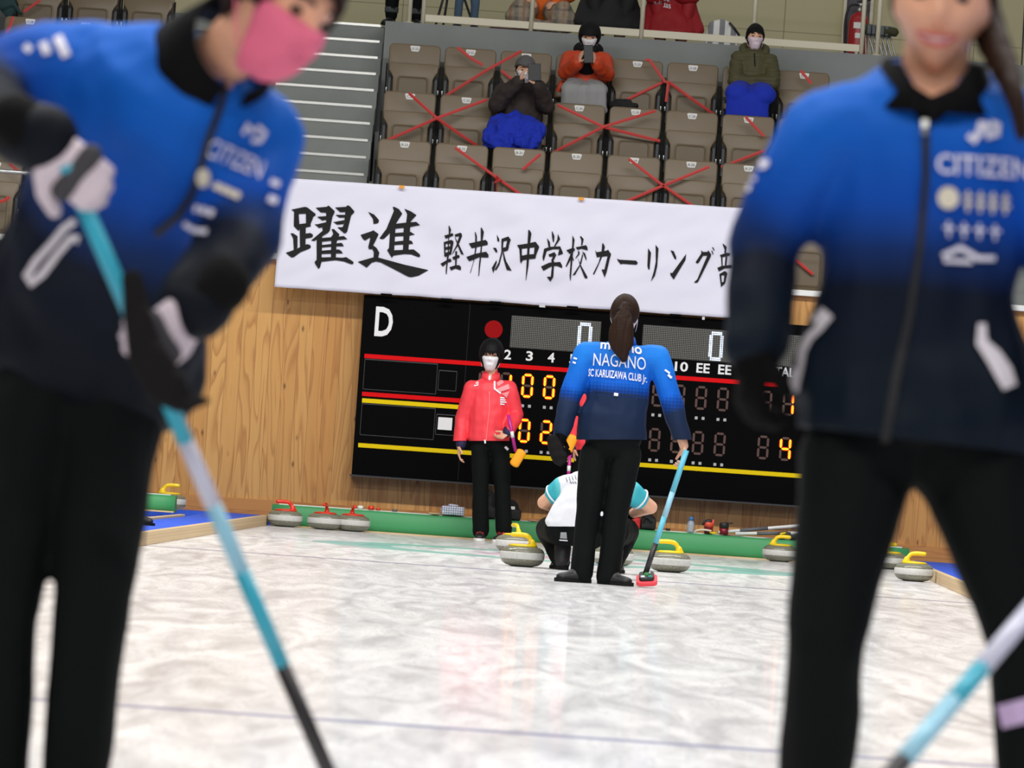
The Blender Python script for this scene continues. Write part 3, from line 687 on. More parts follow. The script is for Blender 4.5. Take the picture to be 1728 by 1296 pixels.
# ------------------------------------------------------------------ bumpers
M_green = mat('green_foam', (62, 150, 92), .55, var=.06, vscale=2)
def bumper(name, x0, x1, y0, y1, z0, z1, label, slope=0.0):
    r = empty(name, ((x0 + x1) / 2, (y0 + y1) / 2, z0), label, 'bumper'); bm = B()
    N = 24; rs = []
    for i in range(N + 1):
        x = x0 + (x1 - x0) * i / N; dz = .006 * noise.noise(Vector((x * 2.3, 1, 0)))
        rs.append([bm.verts.new((x, y, z)) for y, z in ((y0, z0), (y0 - .006, z0 + .06), (y0, z1 - .02 + dz), (y0 + .018, z1 + dz), (y1, z1 + dz), (y1, z0))])
    rings(bm, rs); obj('foam', bm, M_green, r)
    bm = B(); box(bm, ((x0 + x1) / 2, y0 - .008, z0 + .006), (x1 - x0, .012, .012)); obj('edge_strip', bm, M_curb, r, smooth=False)
    bm = B(); box(bm, ((x0 + x1) / 2, y1 - .05, z1 + .004), (x1 - x0 - .1, .08, .008)); obj('backing_board', bm, M_white, r, smooth=False)
    return r
bumper('foam_bumper', P(458, 870, YB).x, P(1534, 940, YB).x, YB, YB + .27, 0, .178, 'long green foam bumper at the end of the ice below the scoreboard')
bumper('foam_bumper', -6, P(294, 850, 46.5).x, 46.5, 46.85, .07, .205, 'short green foam bumper beside the blue walkway')
# ------------------------------------------------------------------ curling stones
def granite(name, c0, c1, rough):
    q = NT(name); tc = q.n('ShaderNodeTexCoord'); n = q.noise(tc.outputs['Object'], 170, 3, .7)
    q.l(q.ramp(n, [(.38, lin(c0)), (.62, lin(c1))]), q.b.inputs['Base Color']); q.b.inputs['Roughness'].default_value = rough; return q.m
M_gran = granite('granite', (92, 92, 76), (144, 143, 126), .2); M_band = granite('granite_band', (186, 186, 180), (212, 212, 208), .7)
M_hy = mat('handle_yellow', (240, 206, 14), .3, coat=.4); M_hr = mat('handle_red', (226, 52, 26), .3, coat=.4)
def make_stone(mh):
    r = empty('curling_stone', (0, 0, 0), 'x', 'curling stone', 'curling stones'); bm = B()
    prof = [(.0, .004), (.055, .004), (.065, .0), (.072, .001), (.082, .005), (.108, .011), (.130, .024), (.1415, .040), (.1445, .055), (.1445, .080), (.1415, .097), (.130, .111), (.110, .120), (.09, .124), (.0, .125)]
    p2 = []
    for i in range(len(prof) - 1): p2 += [prof[i]]
    lathe(bm, p2 + [prof[-1]], n=48); obj('granite_body', bm, M_gran, r)
    bm = B(); lathe(bm, [(.13, .046), (.1435, .0462), (.1462, .052), (.1465, .066), (.1462, .084), (.1435, .0895), (.13, .09)], n=48); obj('striking_band', bm, M_band, r)
    bm = B(); lathe(bm, [(0, .122), (.094, .122), (.096, .129), (.075, .136), (.0, .140)], n=40); cap = obj('handle_plate', bm, mh, r)
    bm = B(); pts = spline([(.062, 0, .128), (.055, 0, .150), (.040, 0, .176), (.018, 0, .190), (-.02, 0, .1935), (-.07, 0, .192)], 5)
    rad = []
    for i in range(len(pts)):
        t = i / (len(pts) - 1); rad.append((.020 - .006 * min(1, t * 3) + (.002 if t > .5 else 0), .026 - .011 * min(1, t * 3)))
    tube(bm, pts, rad, n=12, hint=(0, 1, 0)); capsule(bm, (-.066, 0, .192), (-.072, 0, .1918), .0155, .015)
    capsule(bm, (.06, 0, .132), (.06, 0, .15), (.034, .022), (.022, .02), hint=(1, 0, 0))
    obj('handle_grip', blob(bm, .004, 3), mh, r); return r
st_y, st_r = make_stone(M_hy), make_stone(M_hr); used = set()
def stone(px, py, col, rot, label, z=0.0, Y=None):
    src = st_y if col == 'y' else st_r
    s = src if col not in used else copy_tree(src); used.add(col)
    p = G(px, py, z) if Y is None else P(px, py, Y)
    s.location = (p.x, p.y + (.06 if Y is None else 0), z); s.rotation_euler = (0, 0, radians(rot)); s.scale = (1, 1, 1.08)
    props(s, label, 'curling stone', 'curling stones'); return s
for px, py, c, rot, lb, z, Y in (
    (480, 889, 'r', 8, 'red handled curling stone at the left end of the green bumper', 0, YB - .19),
    (547, 895, 'r', 80, 'red handled curling stone in the middle of the three by the bumper', 0, YB - .24),
    (594, 898, 'r', 100, 'red handled curling stone half hidden behind its neighbour by the bumper', 0, YB - .17),
    (1033, 956, 'r', 60, 'red handled curling stone mostly hidden behind the standing woman in blue', 0, None),
    (880, 956.5, 'y', 5, 'large yellow handled curling stone in front of another left of the crouching player', 0, None),
    (868, 934, 'y', -70, 'yellow handled curling stone half hidden behind a nearer stone', 0, None),
    (1129, 966, 'y', 0, 'yellow handled curling stone beside the light blue broom shaft', 0, None),
    (1315, 949, 'y', 180, 'yellow handled curling stone against the right part of the bumper', 0, YB - .35),
    (1500, 964, 'y', 120, 'yellow handled curling stone showing between the legs of the smiling woman, behind another', 0, YB - .3),
    (1542, 981.5, 'y', 180, 'yellow handled curling stone by the curb, showing between the legs of the smiling woman', 0, None),
    (284, 858, 'y', 180, 'yellow handled curling stone on blue carpet behind the short green bumper', .07, 48.0)):
    stone(px, py, c, rot, lb, z, Y)
# ------------------------------------------------------------------ things lying on the long bumper
YT, ZT = YB + .14, .186
def at(px, Y=YT, z=ZT): p = P(px, 880, Y); return Vector((p.x + (p.z - z) * .07, Y, z))
# gingham wrapped lunch box
q = NT('gingham'); tc = q.n('ShaderNodeTexCoord'); sp = q.n('ShaderNodeSeparateXYZ'); q.l(tc.outputs['Object'], sp.inputs[0])
g = [q.math('LESS_THAN', q.math('FRACT', q.math('MULTIPLY', sp.outputs[i], 52.0)), .4) for i in (0, 2)]
q.l(q.mix(q.math('MULTIPLY', q.math('ADD', g[0], g[1]), .45), lin((226, 228, 236)), lin((54, 78, 150))), q.b.inputs['Base Color'])
c = at(764); bm = B(); capsule(bm, c + Vector((-.062, 0, .042)), c + Vector((.062, 0, .036)), (.05, .043), (.05, .037), hint=(0, 1, 0)); box(bm, c + Vector((0, 0, .04)), (.19, .11, .072))
r = empty('wrapped_box', c, 'blue and white checked cloth bundle on the bumper left of the girl in red', 'bundle'); obj('cloth', blob(bm, .007, 3, (.004, (30, 30, 30), 3)), q.m, r)
bm = B(); capsule(bm, c + Vector((-.03, -.01, .085)), c + Vector((.035, -.01, .082)), .014, .012); capsule(bm, c + Vector((0, -.01, .08)), c + Vector((.03, -.04, .07)), .013, .006); obj('knot', blob(bm, .005, 2), q.m, r)
def bag(px, wd, ht, label, patch=None, dy=.0, name='backpack', m=None):
    c = at(px) + Vector((0, dy, 0)); r = empty(name, c, label, 'bag'); bm = B(); m = m or mat('bag_black', (20, 20, 22), .7)
    capsule(bm, c + Vector((0, 0, .07)), c + Vector((0, 0, ht - .05)), (wd / 2, .08), (wd / 2 * .8, .065), hint=(1, 0, 0)); box(bm, c + Vector((0, 0, .045)), (wd * .95, .15, .09))
    obj('body', blob(bm, .009, 5, (.008, (12, 12, 12), px)), m, r)
    bm = B(); tube(bm, spline([c + Vector((-.04, -.07, ht - .03)), c + Vector((-.02, -.085, ht + .02)), c + Vector((.03, -.08, ht - .02))], 5), .007); obj('strap', bm, m, r)
    if patch: bm = B(); box(bm, c + Vector((patch[0], -.086, patch[1])), (.035, .006, .025)); obj('patch', bm, M_white, r, smooth=False)
    return r
bag(821, .16, .23, 'black backpack standing behind the legs of the girl in red', (-.03, .11)); bag(860, .19, .155, 'black bag with small white patch right of the girl in red', (.02, .10), .02)
bag(1093, .13, .08, 'low black bag on the bumper beside the elbow of the crouching player', None, .02, 'pouch')
bag(1071, .09, .13, 'red bag with strap beside the hip of the crouching player', None, -.03, 'pouch', mat('bag_red', (196, 26, 28), .6))
def bottle(px, label):
    c = at(px); r = empty('water_bottle', c, label, 'bottle'); bm = B()
    lathe(bm, [(0, 0), (.03, 0), (.032, .01), (.031, .03), (.033, .05), (.031, .065), (.030, .075), (.02, .092), (.013, .1), (.0, .1)], c, 20); obj('bottle_body', bm, mat('clear_plastic', (214, 226, 240), .15, trans=.6), r)
    bm = B(); lathe(bm, [(0, .098), (.016, .098), (.017, .125), (.014, .128), (0, .128)], c, 18); obj('cap', bm, mat('cap_blue', (36, 124, 206), .4), r)
bottle(1165, 'clear plastic bottle with blue cap on the green bumper')
c = at(1195, YT + .02); r = empty('sports_bottle', c, 'red and black sports bottle with flip lid on the bumper', 'bottle'); bm = B()
lathe(bm, [(0, 0), (.036, 0), (.037, .05), (.038, .055), (0, .055)], c, 20); obj('bottle_body', bm, mat('maroon', (128, 18, 40), .35), r)
bm = B(); lathe(bm, [(0, .053), (.04, .053), (.041, .09), (.036, .095), (0, .095)], c, 20); box(bm, c + Vector((.034, -.01, .09)), (.016, .02, .06)); obj('collar', bm, mat('bottle_coral', (226, 84, 62), .4), r)
bm = B(); capsule(bm, c + Vector((-.012, 0, .098)), c + Vector((.016, 0, .104)), (.024, .022), (.018, .016)); capsule(bm, c + Vector((-.05, -.02, .075)), c + Vector((-.035, -.02, .095)), .01, .012); obj('lid', bm, M_dark, r)
c = at(1221, YT - .02); r = empty('tumbler', c, 'dark red tumbler with black lid on the bumper', 'bottle'); bm = B()
lathe(bm, [(0, 0), (.036, 0), (.038, .055), (0, .055)], c, 20); obj('cup', bm, MATS['maroon'], r)
bm = B(); lathe(bm, [(0, .054), (.04, .054), (.04, .088), (.034, .1), (0, .1)], c, 20); box(bm, c + Vector((.04, 0, .1)), (.06, .012, .01)); obj('lid', bm, M_dark, r)
c = at(1190, YB + .03); bm = B(); tube(bm, spline([c + Vector((-.09, 0, .006)), c + Vector((-.06, -.01, .025)), c + Vector((0, -.01, .03)), c + Vector((.05, -.01, .024))], 6), .008); obj('foam_sheet', bm, M_cream, origin=c, label='pale curved strip lying before the red sports bottle', cat='strip')
# brooms lying along the bumper
def lying(p0, p1, label, r0=.014):
    r = empty('curling_broom', p0, label, 'broom'); bm = B(); tube(bm, [p0, p1], r0, n=14); obj('shaft', bm, mat('shaft_white', (226, 226, 226), .35), r)
    d = (p1 - p0).normalized(); bm = B(); tube(bm, [p0 + d * .18, p0 + d * .42], r0 + .0015, n=14); obj('grip_wrap', bm, mat('wrap_grey', (96, 98, 104), .6), r)
    bm = B(); capsule(bm, p1 - d * .02, p1 + d * .05, .022, .03); box(bm, p1 + d * .06, (.06, .17, .05)); obj('broom_head', blob(bm, .008, 2), M_dark, r)
lying(Vector((P(1212, 903, YT).x, YT - .02, ZT + .016)), Vector((P(1385, 884, YT + .1).x, YT + .1, ZT + .145)), 'upper white shafted broom leaning on the bumper')
lying(Vector((P(1240, 908, YT).x, YT - .06, ZT + .016)), Vector((P(1385, 900, YT).x, YT + .04, ZT + .07)), 'lower white shafted broom lying on the bumper')
for px, wd, ht, m, nm, lb, ct in ((608, .05, .03, M_white, 'paper_cup', 'small white cup on the bumper beside the red cups', 'cup'), (626, .055, .035, M_hr, 'cup', 'larger red cup on the bumper behind the red handled stones', 'cup'), (638, .035, .024, M_hr, 'cup', 'smaller red cup right of the larger red cup', 'cup'),
    (666, .045, .022, mat('grey_item', (110, 104, 100), .6), 'puck', 'small grey lump on the bumper left of the checked bundle', 'object'), (733, .11, .015, M_curb, 'wood_block', 'flat tan block beside the checked bundle', 'block'), (1204, .07, .016, M_hy, 'tape_roll', 'yellow tape roll lying under the white broom', 'tape roll'), (1127, .04, .02, M_dark, 'puck', 'small dark lump on the bumper left of the plastic bottle', 'object'),
    (900, .1, .014, mat('pink_item', (214, 150, 130), .6), 'case', 'flat pinkish case on the bumper behind the crouching player', 'case')):
    c = at(px, YB + .12); bm = B(); lathe(bm, [(0, 0), (wd / 2 * .85, 0), (wd / 2, ht * .3), (wd / 2 * .95, ht * .85), (wd / 2 * .7, ht), (0, ht)], c, 20); obj(nm, bm, m, origin=c, label=lb, cat=ct)
for px, dy, lb in ((1322, .0, 'black glove with yellow palm on the bumper'), (1341, .05, 'black glove beside the yellow palmed one')):
    c = at(px, YB + .1 + dy); r = empty('glove', c, lb, 'glove'); bm = B()
    capsule(bm, c + Vector((-.03, 0, .02)), c + Vector((.02, 0, .035)), (.035, .018), (.03, .016), hint=(0, 0, 1))
    for k in range(4): capsule(bm, c + Vector((.02, 0, .02 + k * .012)), c + Vector((.055, -.01, .012 + k * .014)), .009, .007)
    obj('shell', blob(bm, .006, 2), M_dark, r)
    if dy == 0: bm = B(); capsule(bm, c + Vector((-.025, -.02, .04)), c + Vector((.01, -.02, .05)), (.02, .01), (.016, .008)); obj('palm', bm, M_hy, r)
# ------------------------------------------------------------------ concourse things
yc = 56.95; c = P(1447, 70, yc); c.z = 4.85; r = empty('fire_extinguisher', c, 'red fire extinguisher in the grey wall recess', 'fire extinguisher')
sc = 1.0; bm = B(); lathe(bm, [(0, 0), (.095, 0), (.1, .02), (.1, .40), (.085, .45), (.05, .485), (.03, .5), (0, .5)], c, 28); obj('cylinder', bm, mat('extinguisher_red', (168, 26, 34), .35), r)
bm = B(); lathe(bm, [(0, .49), (.022, .49), (.022, .55), (0, .55)], c, 14); box(bm, c + Vector((.02, -.0, .575)), (.11, .03, .03)); obj('valve', bm, M_steel, r)
bm = B(); capsule(bm, c + Vector((-.02, 0, .60)), c + Vector((.10, 0, .63)), .012, .010); obj('lever', bm, M_dark, r)
bm = B(); tube(bm, spline([c + Vector((-.02, -.02, .57)), c + Vector((-.10, -.03, .55)), c + Vector((-.135, -.03, .42)), c + Vector((-.13, -.02, .2)), c + Vector((-.115, -.01, .1))], 6), .012); obj('hose', bm, M_dark, r)
bm = B(); box(bm, c + Vector((-.01, -.096, .36)), (.09, .012, .06)); box(bm, c + Vector((-.01, -.096, .26)), (.05, .012, .05)); box(bm, c + Vector((.05, -.092, .24)), (.02, .012, .14)); box(bm, c + Vector((-.01, -.098, .1)), (.03, .012, .05)); obj('label_sticker', bm, M_white, r, smooth=False)
# striped bag behind the rail
q = NT('stripe_cloth'); tc = q.n('ShaderNodeTexCoord'); sp = q.n('ShaderNodeSeparateXYZ'); q.l(tc.outputs['Object'], sp.inputs[0])
q.l(q.mix(q.math('LESS_THAN', q.math('FRACT', q.math('MULTIPLY', q.math('ADD', sp.outputs[0], 5.03), 9.4)), .48), lin((222, 220, 216)), lin((128, 128, 132))), q.b.inputs['Base Color']); q.b.inputs['Roughness'].default_value = .8
y0 = 53.6; c = P(1217, 80, y0); c.z = 4.65; r = empty('tote_bag', c, 'grey and white striped bag behind the guard rail', 'bag'); bm = B()
capsule(bm, c + Vector((-.03, 0, .06)), c + Vector((-.03, 0, .22)), (.135, .08), (.105, .05), hint=(1, 0, 0)); capsule(bm, c + Vector((.1, 0, .08)), c + Vector((.09, 0, .15)), (.07, .07), (.05, .05), hint=(1, 0, 0)); box(bm, c + Vector((0, 0, .04)), (.30, .15, .08)); obj('body', blob(bm, .01, 4, (.008, (10, 10, 10), 5)), q.m, r)
bm = B(); tube(bm, spline([c + Vector((.06, -.04, .24)), c + Vector((.1, -.05, .2)), c + Vector((.16, -.02, .13))], 5), .012); obj('strap', bm, M_dark, r)
# stacked folding chairs at the right end of the concourse
y0 = 53.9; c = P(1488, 92, y0); c.z = 4.65
for k in range(6):
    a = c + Vector((-.14 + k * .042, .02 * k, 0)); r = empty('folding_chair', a, f'{["first","second","third","fourth","fifth","sixth"][k]} from the left of the grey folding chairs stacked behind the rail end', 'chair', 'folding chairs stacked on the concourse')
    bm = B(); tube(bm, spline([a + Vector((.09, 0, 0)), a + Vector((.02, 0, .2)), a + Vector((.0, 0, .26)), a + Vector((-.02, .04, .26)), a + Vector((.0, .05, 0))], 4), .009); obj('frame', bm, M_steel, r)
    bm = B(); box(bm, a + Vector((.0, .02, .29)), (.035, .3, .09)); obj('backrest', bm, mat('chair_grey', (96, 102, 106), .6), r, smooth=False, bevel=.008)
bm = B(); c2 = P(1486, 47, y0); capsule(bm, c2 + Vector((-.13, 0, -.02)), c2 + Vector((.13, 0, -.03)), (.05, .06), (.045, .06), hint=(0, 0, 1)); obj('folded_coat', blob(bm, .01, 3, (.012, (15, 15, 15), 2)), mat('olive_dark', (62, 60, 34), .8), origin=c2, label='dark olive cloth lying on the stacked folding chairs', cat='cloth')
# tripod behind the rail
y0 = 54.1; top = P(764, -60, y0); r = empty('camera_tripod', (top.x, y0, 4.65), 'black camera tripod beside the child in jeans', 'tripod')
for dx, dy in ((-.13, -.12), (.27, -.1), (-.06, .2)):
    bm = B(); e = Vector((top.x + dx, y0 + dy, 4.65)); tube(bm, [top.lerp(e, .0), top.lerp(e, .5)], .016); tube(bm, [top.lerp(e, .48), e], .012); capsule(bm, e + Vector((0, 0, .012)), e + Vector((0, 0, .03)), .016, .014); obj('leg', bm, M_dark, r)
bm = B(); tube(bm, [top + Vector((0, 0, -.15)), top + Vector((0, 0, .25))], .018); box(bm, top + Vector((0, 0, .3)), (.09, .12, .08)); obj('pan_head', bm, M_dark, r)
# hanging strap at the far right edge
a = P(1722, 128, 53.2); bm = B(); tube(bm, [P(1731, -20, 53.2), P(1724, 110, 53.2), a], .008); capsule(bm, a + Vector((-.03, 0, .01)), a + Vector((.04, 0, .005)), .012, .01)
obj('hanging_cord', bm, M_dark, origin=a, label='dark cord with pale end hanging at the far right edge', cat='cord')
# shoe on the blue walkway
def shoe_geo(bm, heel, toe, w=.046, h=.075):
    """one shoe from heel to toe resting on z of heel"""
    heel, toe = Vector(heel), Vector(toe); d = (toe - heel); d.z = 0; L = d.length; d.normalize(); s = Vector((0, 0, 1)).cross(d)
    up = Vector((0, 0, 1)); b = heel
    capsule(bm, b + d * (L * .14) + up * .036, b + d * (L * .45) + up * .04, (w * .8, .036), (w * .92, .04), hint=s)
    capsule(bm, b + d * (L * .45) + up * .036, b + d * (L * .84) + up * .028, (w * .95, .036), (w * .85, .026), hint=s)
    capsule(bm, b + d * (L * .16) + up * .05, b + d * (L * .2) + up * (h + .02), (w * .75, .05), (w * .78, .05), hint=s)
    capsule(bm, b + d * (L * .26) + up * .07, b + d * (L * .5) + up * .055, (w * .7, .03), (w * .75, .025), hint=s)
def sole_geo(bm, heel, toe, w=.046, th=.022):
    heel, toe = Vector(heel), Vector(toe); d = (toe - heel); d.z = 0; L = d.length; d.normalize(); s = Vector((0, 0, 1)).cross(d); pts = []
    for f, q in ((0, .5), (.03, .78), (.12, .9), (.4, .88), (.68, 1.05), (.85, .95), (.96, .6), (1.0, .25)): pts.append((f, q))
    ring = [heel + d * (f * L) + s * (q * w) for f, q in pts] + [heel + d * (f * L) - s * (q * w) for f, q in reversed(pts)]
    prism(bm, [Vector((p.x, p.y, heel.z + .001)) for p in ring], (0, 0, th))
h0 = G(222, 885, .07); bm = B(); shoe_geo(bm, h0 + Vector((-.08, .02, 0)), h0 + Vector((.16, 0, 0))); r = empty('shoe', h0, 'black shoe on the blue walkway beside the bent woman\'s trousers', 'shoe')
obj('upper', blob(bm, .006, 3), M_dark, r); bm = B(); sole_geo(bm, h0 + Vector((-.08, .02, 0)), h0 + Vector((.16, 0, 0)), th=.018); obj('sole', bm, M_black, r, smooth=False)
# ------------------------------------------------------------------ people
M_skin = mat('skin', (226, 172, 140), .55, var=.06, vscale=30, sheen=.1); M_skin2 = mat('skin_face', (234, 172, 138), .5, var=.05, vscale=25)
M_hair = mat('hair_dark', (10, 9, 9), .6, spec=.2, bump=.2, bscale=90); M_hairb = mat('hair_brown', (40, 22, 11), .6, spec=.18, bump=.15, bscale=90)
M_eye = mat('eye_dark', (24, 18, 16), .25); M_brow = mat('brow', (52, 38, 32), .8); M_lip = mat('lip_red', (196, 88, 84), .45); M_teeth = mat('teeth', (236, 232, 226), .35)
M_mask = mat('mask_white', (236, 234, 236), .7)
M_trou = mat('trouser_black', (8, 12, 12), .8, spec=.15, bump=.05, bscale=300)
def sm(a, b, x): t = min(1, max(0, (x - a) / (b - a))); return t * t * (3 - 2 * t)
def head_pts(nu=56, nv=40):
    """unit head: x right, -y front, z up; 0.23 m tall"""
    V = []
    for j in range(nv + 1):
        th = pi * j / nv
        for i in range(nu):
            ph = 2 * pi * i / nu
            dx, dy, dz = sin(th) * sin(ph), -sin(th) * cos(ph), cos(th)
            x, y, z = dx * .076, dy * .096, dz * .115
            if z < 0:
                t = sm(0, -.105, z); fr = max(0, -dy)
                x *= 1 - .36 * t
                if y > 0: y *= 1 - .55 * t
                else: y *= 1 + .10 * t * (1 - abs(dx))
            if dy < 0:
                f = lambda cx, cz, sx, sz: math.exp(-((x - cx) / sx) ** 2 - ((z - cz) / sz) ** 2)
                y -= .021 * math.exp(-(x / .0125) ** 2) * sm(.025, -.022, z) * sm(-.036, -.026, z)
                y -= .006 * math.exp(-(x / .009) ** 2) * sm(.03, .0, z) * sm(-.03, -.01, z)
                y -= .004 * (f(.014, -.028, .008, .008) + f(-.014, -.028, .008, .008))
                y += .008 * (f(.032, .008, .019, .013) + f(-.032, .008, .019, .013))
                y -= .004 * math.exp(-((z - .03) / .012) ** 2) * math.exp(-(x / .06) ** 2)
                y -= .007 * f(0, -.060, .026, .013); y += .004 * f(0, -.078, .03, .007); y -= .008 * f(0, -.096, .022, .014)
                y -= .005 * (f(.042, -.028, .022, .022) + f(-.042, -.028, .022, .022))
            V.append(Vector((x, y, z)))
    return V, nu, nv
HP = head_pts()
class Head:
    def __init__(s, c, fwd, up=(0, 0, 1), k=1.0):
        f = Vector(fwd).normalized(); u = Vector(up); u = (u - f * u.dot(f)).normalized(); r = f.cross(u)   # local: x right(viewer's left when facing us), -y = f
        s.c = Vector(c); s.k = k; s.M = Matrix((( -r.x, -f.x, u.x), (-r.y, -f.y, u.y), (-r.z, -f.z, u.z)))
        s.f, s.u = f, u
        V, nu, nv = HP; s.V = [s.w(v) for v in V]; s.nu, s.nv = nu, nv
    def w(s, v): return s.c + s.M @ (Vector(v) * s.k)
    def geo(s, bm):
        bv = [bm.verts.new(v) for v in s.V]; nu, nv = s.nu, s.nv
        for j in range(nv):
            for i in range(nu):
                a, b, c, d = j * nu + i, j * nu + (i + 1) % nu, (j + 1) * nu + (i + 1) % nu, (j + 1) * nu + i
                try:
                    bm.faces.new((bv[a], bv[b], bv[c], bv[d]))
                except ValueError: pass
        bmesh.ops.remove_doubles(bm, verts=bv, dist=1e-5)
        for sx in (-1, 1):
            capsule(bm, s.w((sx * .074, .008, .014)), s.w((sx * .070, .004, -.024)), (.022 * s.k, .009 * s.k), (.013 * s.k, .007 * s.k), hint=s.M @ Vector((0, 1, 0)))
    def shell(s, keep, off, name, m, parent, thick=None, nz=None, nu=None):
        """closed skin over the part of the head where keep(local) holds, pushed out by off(local)"""
        V, nu, nv = HP; bm = B(); mp = {}
        def vert(k, inner):
            if (k, inner) not in mp:
                v = V[k]; n = Vector((v.x / .076 ** 2, v.y / .096 ** 2, v.z / .115 ** 2)).normalized()
                o = (off(v) if not inner else -.002)
                if nz and not inner: o += nz[0] * noise.noise(Vector((math.atan2(v.x, -v.y) * nz[1], v.z * nz[2], 3)))
                mp[(k, inner)] = bm.verts.new(s.w(v + n * o))
            return mp[(k, inner)]
        fs = set()
        for j in range(nv):
            for i in range(nu):
                q = (j * nu + i, j * nu + (i + 1) % nu, (j + 1) * nu + (i + 1) % nu, (j + 1) * nu + i)
                c = sum((V[k] for k in q), Vector()) / 4
                if keep(c): fs.add(q)
        ed = {}
        for q in fs:
            for a in range(4): ed[(q[a], q[(a + 1) % 4])] = 1
        for q in fs:
            try:
                bm.faces.new([vert(k, 0) for k in q]); bm.faces.new([vert(k, 1) for k in reversed(q)])
            except ValueError: pass
        for (a, b) in ed:
            if (b, a) not in ed:
                try: bm.faces.new((vert(a, 0), vert(a, 1), vert(b, 1), vert(b, 0)))
                except ValueError: pass
        bmesh.ops.remove_doubles(bm, verts=bm.verts[:], dist=1e-6)
        me = mesh_eval(bm, [('SMOOTH', dict(iterations=2, factor=.5))]); return obj(name, me, m, parent)
    def face(s, parent, eyes=True, brows=True, mouth=True, closed=False):
        if eyes:
            for sx in (-1, 1):
                bm = B(); e = (sx * .031, -.0805, .009)
                if closed: capsule(bm, s.w((e[0] - .013, -.083, .007)), s.w((e[0] + .013, -.083, .006)), .0035 * s.k, .0035 * s.k)
                else: capsule(bm, s.w((e[0] - .007, e[1], e[2])), s.w((e[0] + .007, e[1], e[2])), (.007 * s.k, .006 * s.k), (.007 * s.k, .006 * s.k))
                obj('eye', bm, M_eye, parent)
        if brows:
            for sx in (-1, 1):
                bm = B(); tube(bm, [s.w((sx * .015, -.0935, .031)), s.w((sx * .031, -.090, .036)), s.w((sx * .048, -.079, .031))], .0032 * s.k); obj('eyebrow', bm, M_brow, parent)
        if mouth:
            bm = B(); tube(bm, spline([s.w((-.027, -.088, -.057)), s.w((-.012, -.102, -.060)), s.w((0, -.1045, -.0605)), s.w((.012, -.102, -.060)), s.w((.027, -.088, -.057))], 4), [(.001 + .0058 * sin(pi * i / 16)) * s.k for i in range(17)]); obj('lips', bm, M_lip, parent)
    def mask(s, parent, m, straps=True, fold=True):
        def keep(c): return c.y < -.02 and -.108 < c.z < -.004 and abs(math.atan2(c.x, -c.y)) < radians(62)
        def off(v):
            a = abs(math.atan2(v.x, -v.y)); flat = .010 + .010 * math.exp(-((abs(v.x) - .022) / .014) ** 2) * sm(.0, -.02, v.z)
            return flat * (1 - .6 * sm(.7, 1.1, a)) + .006 * math.exp(-((v.z + .08) / .02) ** 2)
        o = s.shell(keep, off, 'face_mask', m, parent)
        if straps:
            for sx in (-1, 1):
                bm = B()
                for z0, z1 in ((-.008, .012), (-.09, -.02)): tube(bm, [s.w((sx * .064, -.045, z0)), s.w((sx * .0765, -.02, (z0 + z1) / 2 )), s.w((sx * .083, .008, z1))], .0016 * s.k, n=6)
                obj('ear_loop', bm, m, o)
        return o
    def hair(s, parent, m, line=((0, .062), (45, .055), (75, .018), (100, -.03), (180, -.075)), thick=.014, nz=(.003, 14, 5), name='hair'):
        pts = [(radians(a), z) for a, z in line]
        def zl(c):
            a = abs(math.atan2(c.x, -c.y))
            for (a0, z0), (a1, z1) in zip(pts, pts[1:]):
                if a <= a1: return z0 + (z1 - z0) * (a - a0) / (a1 - a0)
            return pts[-1][1]
        return s.shell(lambda c: c.z > zl(c), lambda v: thick * (.75 + .25 * sm(-.05, .08, v.z)), name, m, parent, nz=nz)
def bangs(h, parent, m, n=11, z0=.085, z1=.022, spread=44, r=.011, out=.016):
    bm = B(); rng = random.Random(n)
    for i in range(n):
        a = radians(-spread + 2 * spread * i / (n - 1)); zz = z1 + rng.uniform(-.010, .010); da = rng.uniform(-.05, .05); pts = []
        for k in range(5):
            t = k / 4; z = z0 + (zz - z0) * t; q = sqrt(max(.05, 1 - (z / .115) ** 2)); aa = a + da * t
            pts.append(h.w((sin(aa) * (.076 * q + out), -cos(aa) * (.096 * q + out), z)))
        tube(bm, pts, [(r * w, r * w * .6) for w in (.7, 1, 1, .8, .25)], n=8)
    return obj('fringe', bm, m, parent)
def hand_geo(bm, wr, d, n, side, k=1.0, curl=50, spread=0, thumb_curl=30, fat=0.0):
    """wrist point, direction to the fingertips, palm normal, +1/-1 thumb side"""
    wr = Vector(wr); d = Vector(d).normalized(); n = Vector(n); n = (n - d * n.dot(d)).normalized(); t = d.cross(n) * side
    capsule(bm, wr, wr + d * .03 * k, (.026 * k + fat, .019 * k + fat), (.036 * k + fat, .016 * k + fat), hint=t); capsule(bm, wr + d * .03 * k, wr + d * .08 * k, (.038 * k + fat, .015 * k + fat), (.040 * k + fat, .013 * k + fat), hint=t)
    for i, (off, ln) in enumerate(((.030, .070), (.010, .079), (-.011, .074), (-.031, .058))):
        p = wr + d * (.086 - abs(off) * .15) * k + t * off * k; a = radians(curl * (.75 + .08 * i)); ang = a * .6
        for sgm, (fr, r0, r1) in enumerate(((.45, .0088, .0082), (.30, .0082, .0075), (.25, .0075, .0064))):
            dd = d * cos(ang) + n * sin(ang) + t * (off * spread); q = p + dd * ln * fr * k
            capsule(bm, p, q, r0 * k + fat, r1 * k + fat, n=10); p = q; ang += a
    p = wr + d * .022 * k + t * .028 * k; ta = radians(thumb_curl)
    d1 = (d * .62 + t * .72 + n * .32).normalized(); q = p + d1 * .042 * k; capsule(bm, p, q, .013 * k + fat, .0105 * k + fat, n=10)
    d2 = (d * cos(ta) * .9 + t * .35 + n * sin(ta) * .9).normalized(); capsule(bm, q, q + d2 * .032 * k, .0105 * k + fat, .008 * k + fat, n=10)
def side_of(a, b):
    return 0
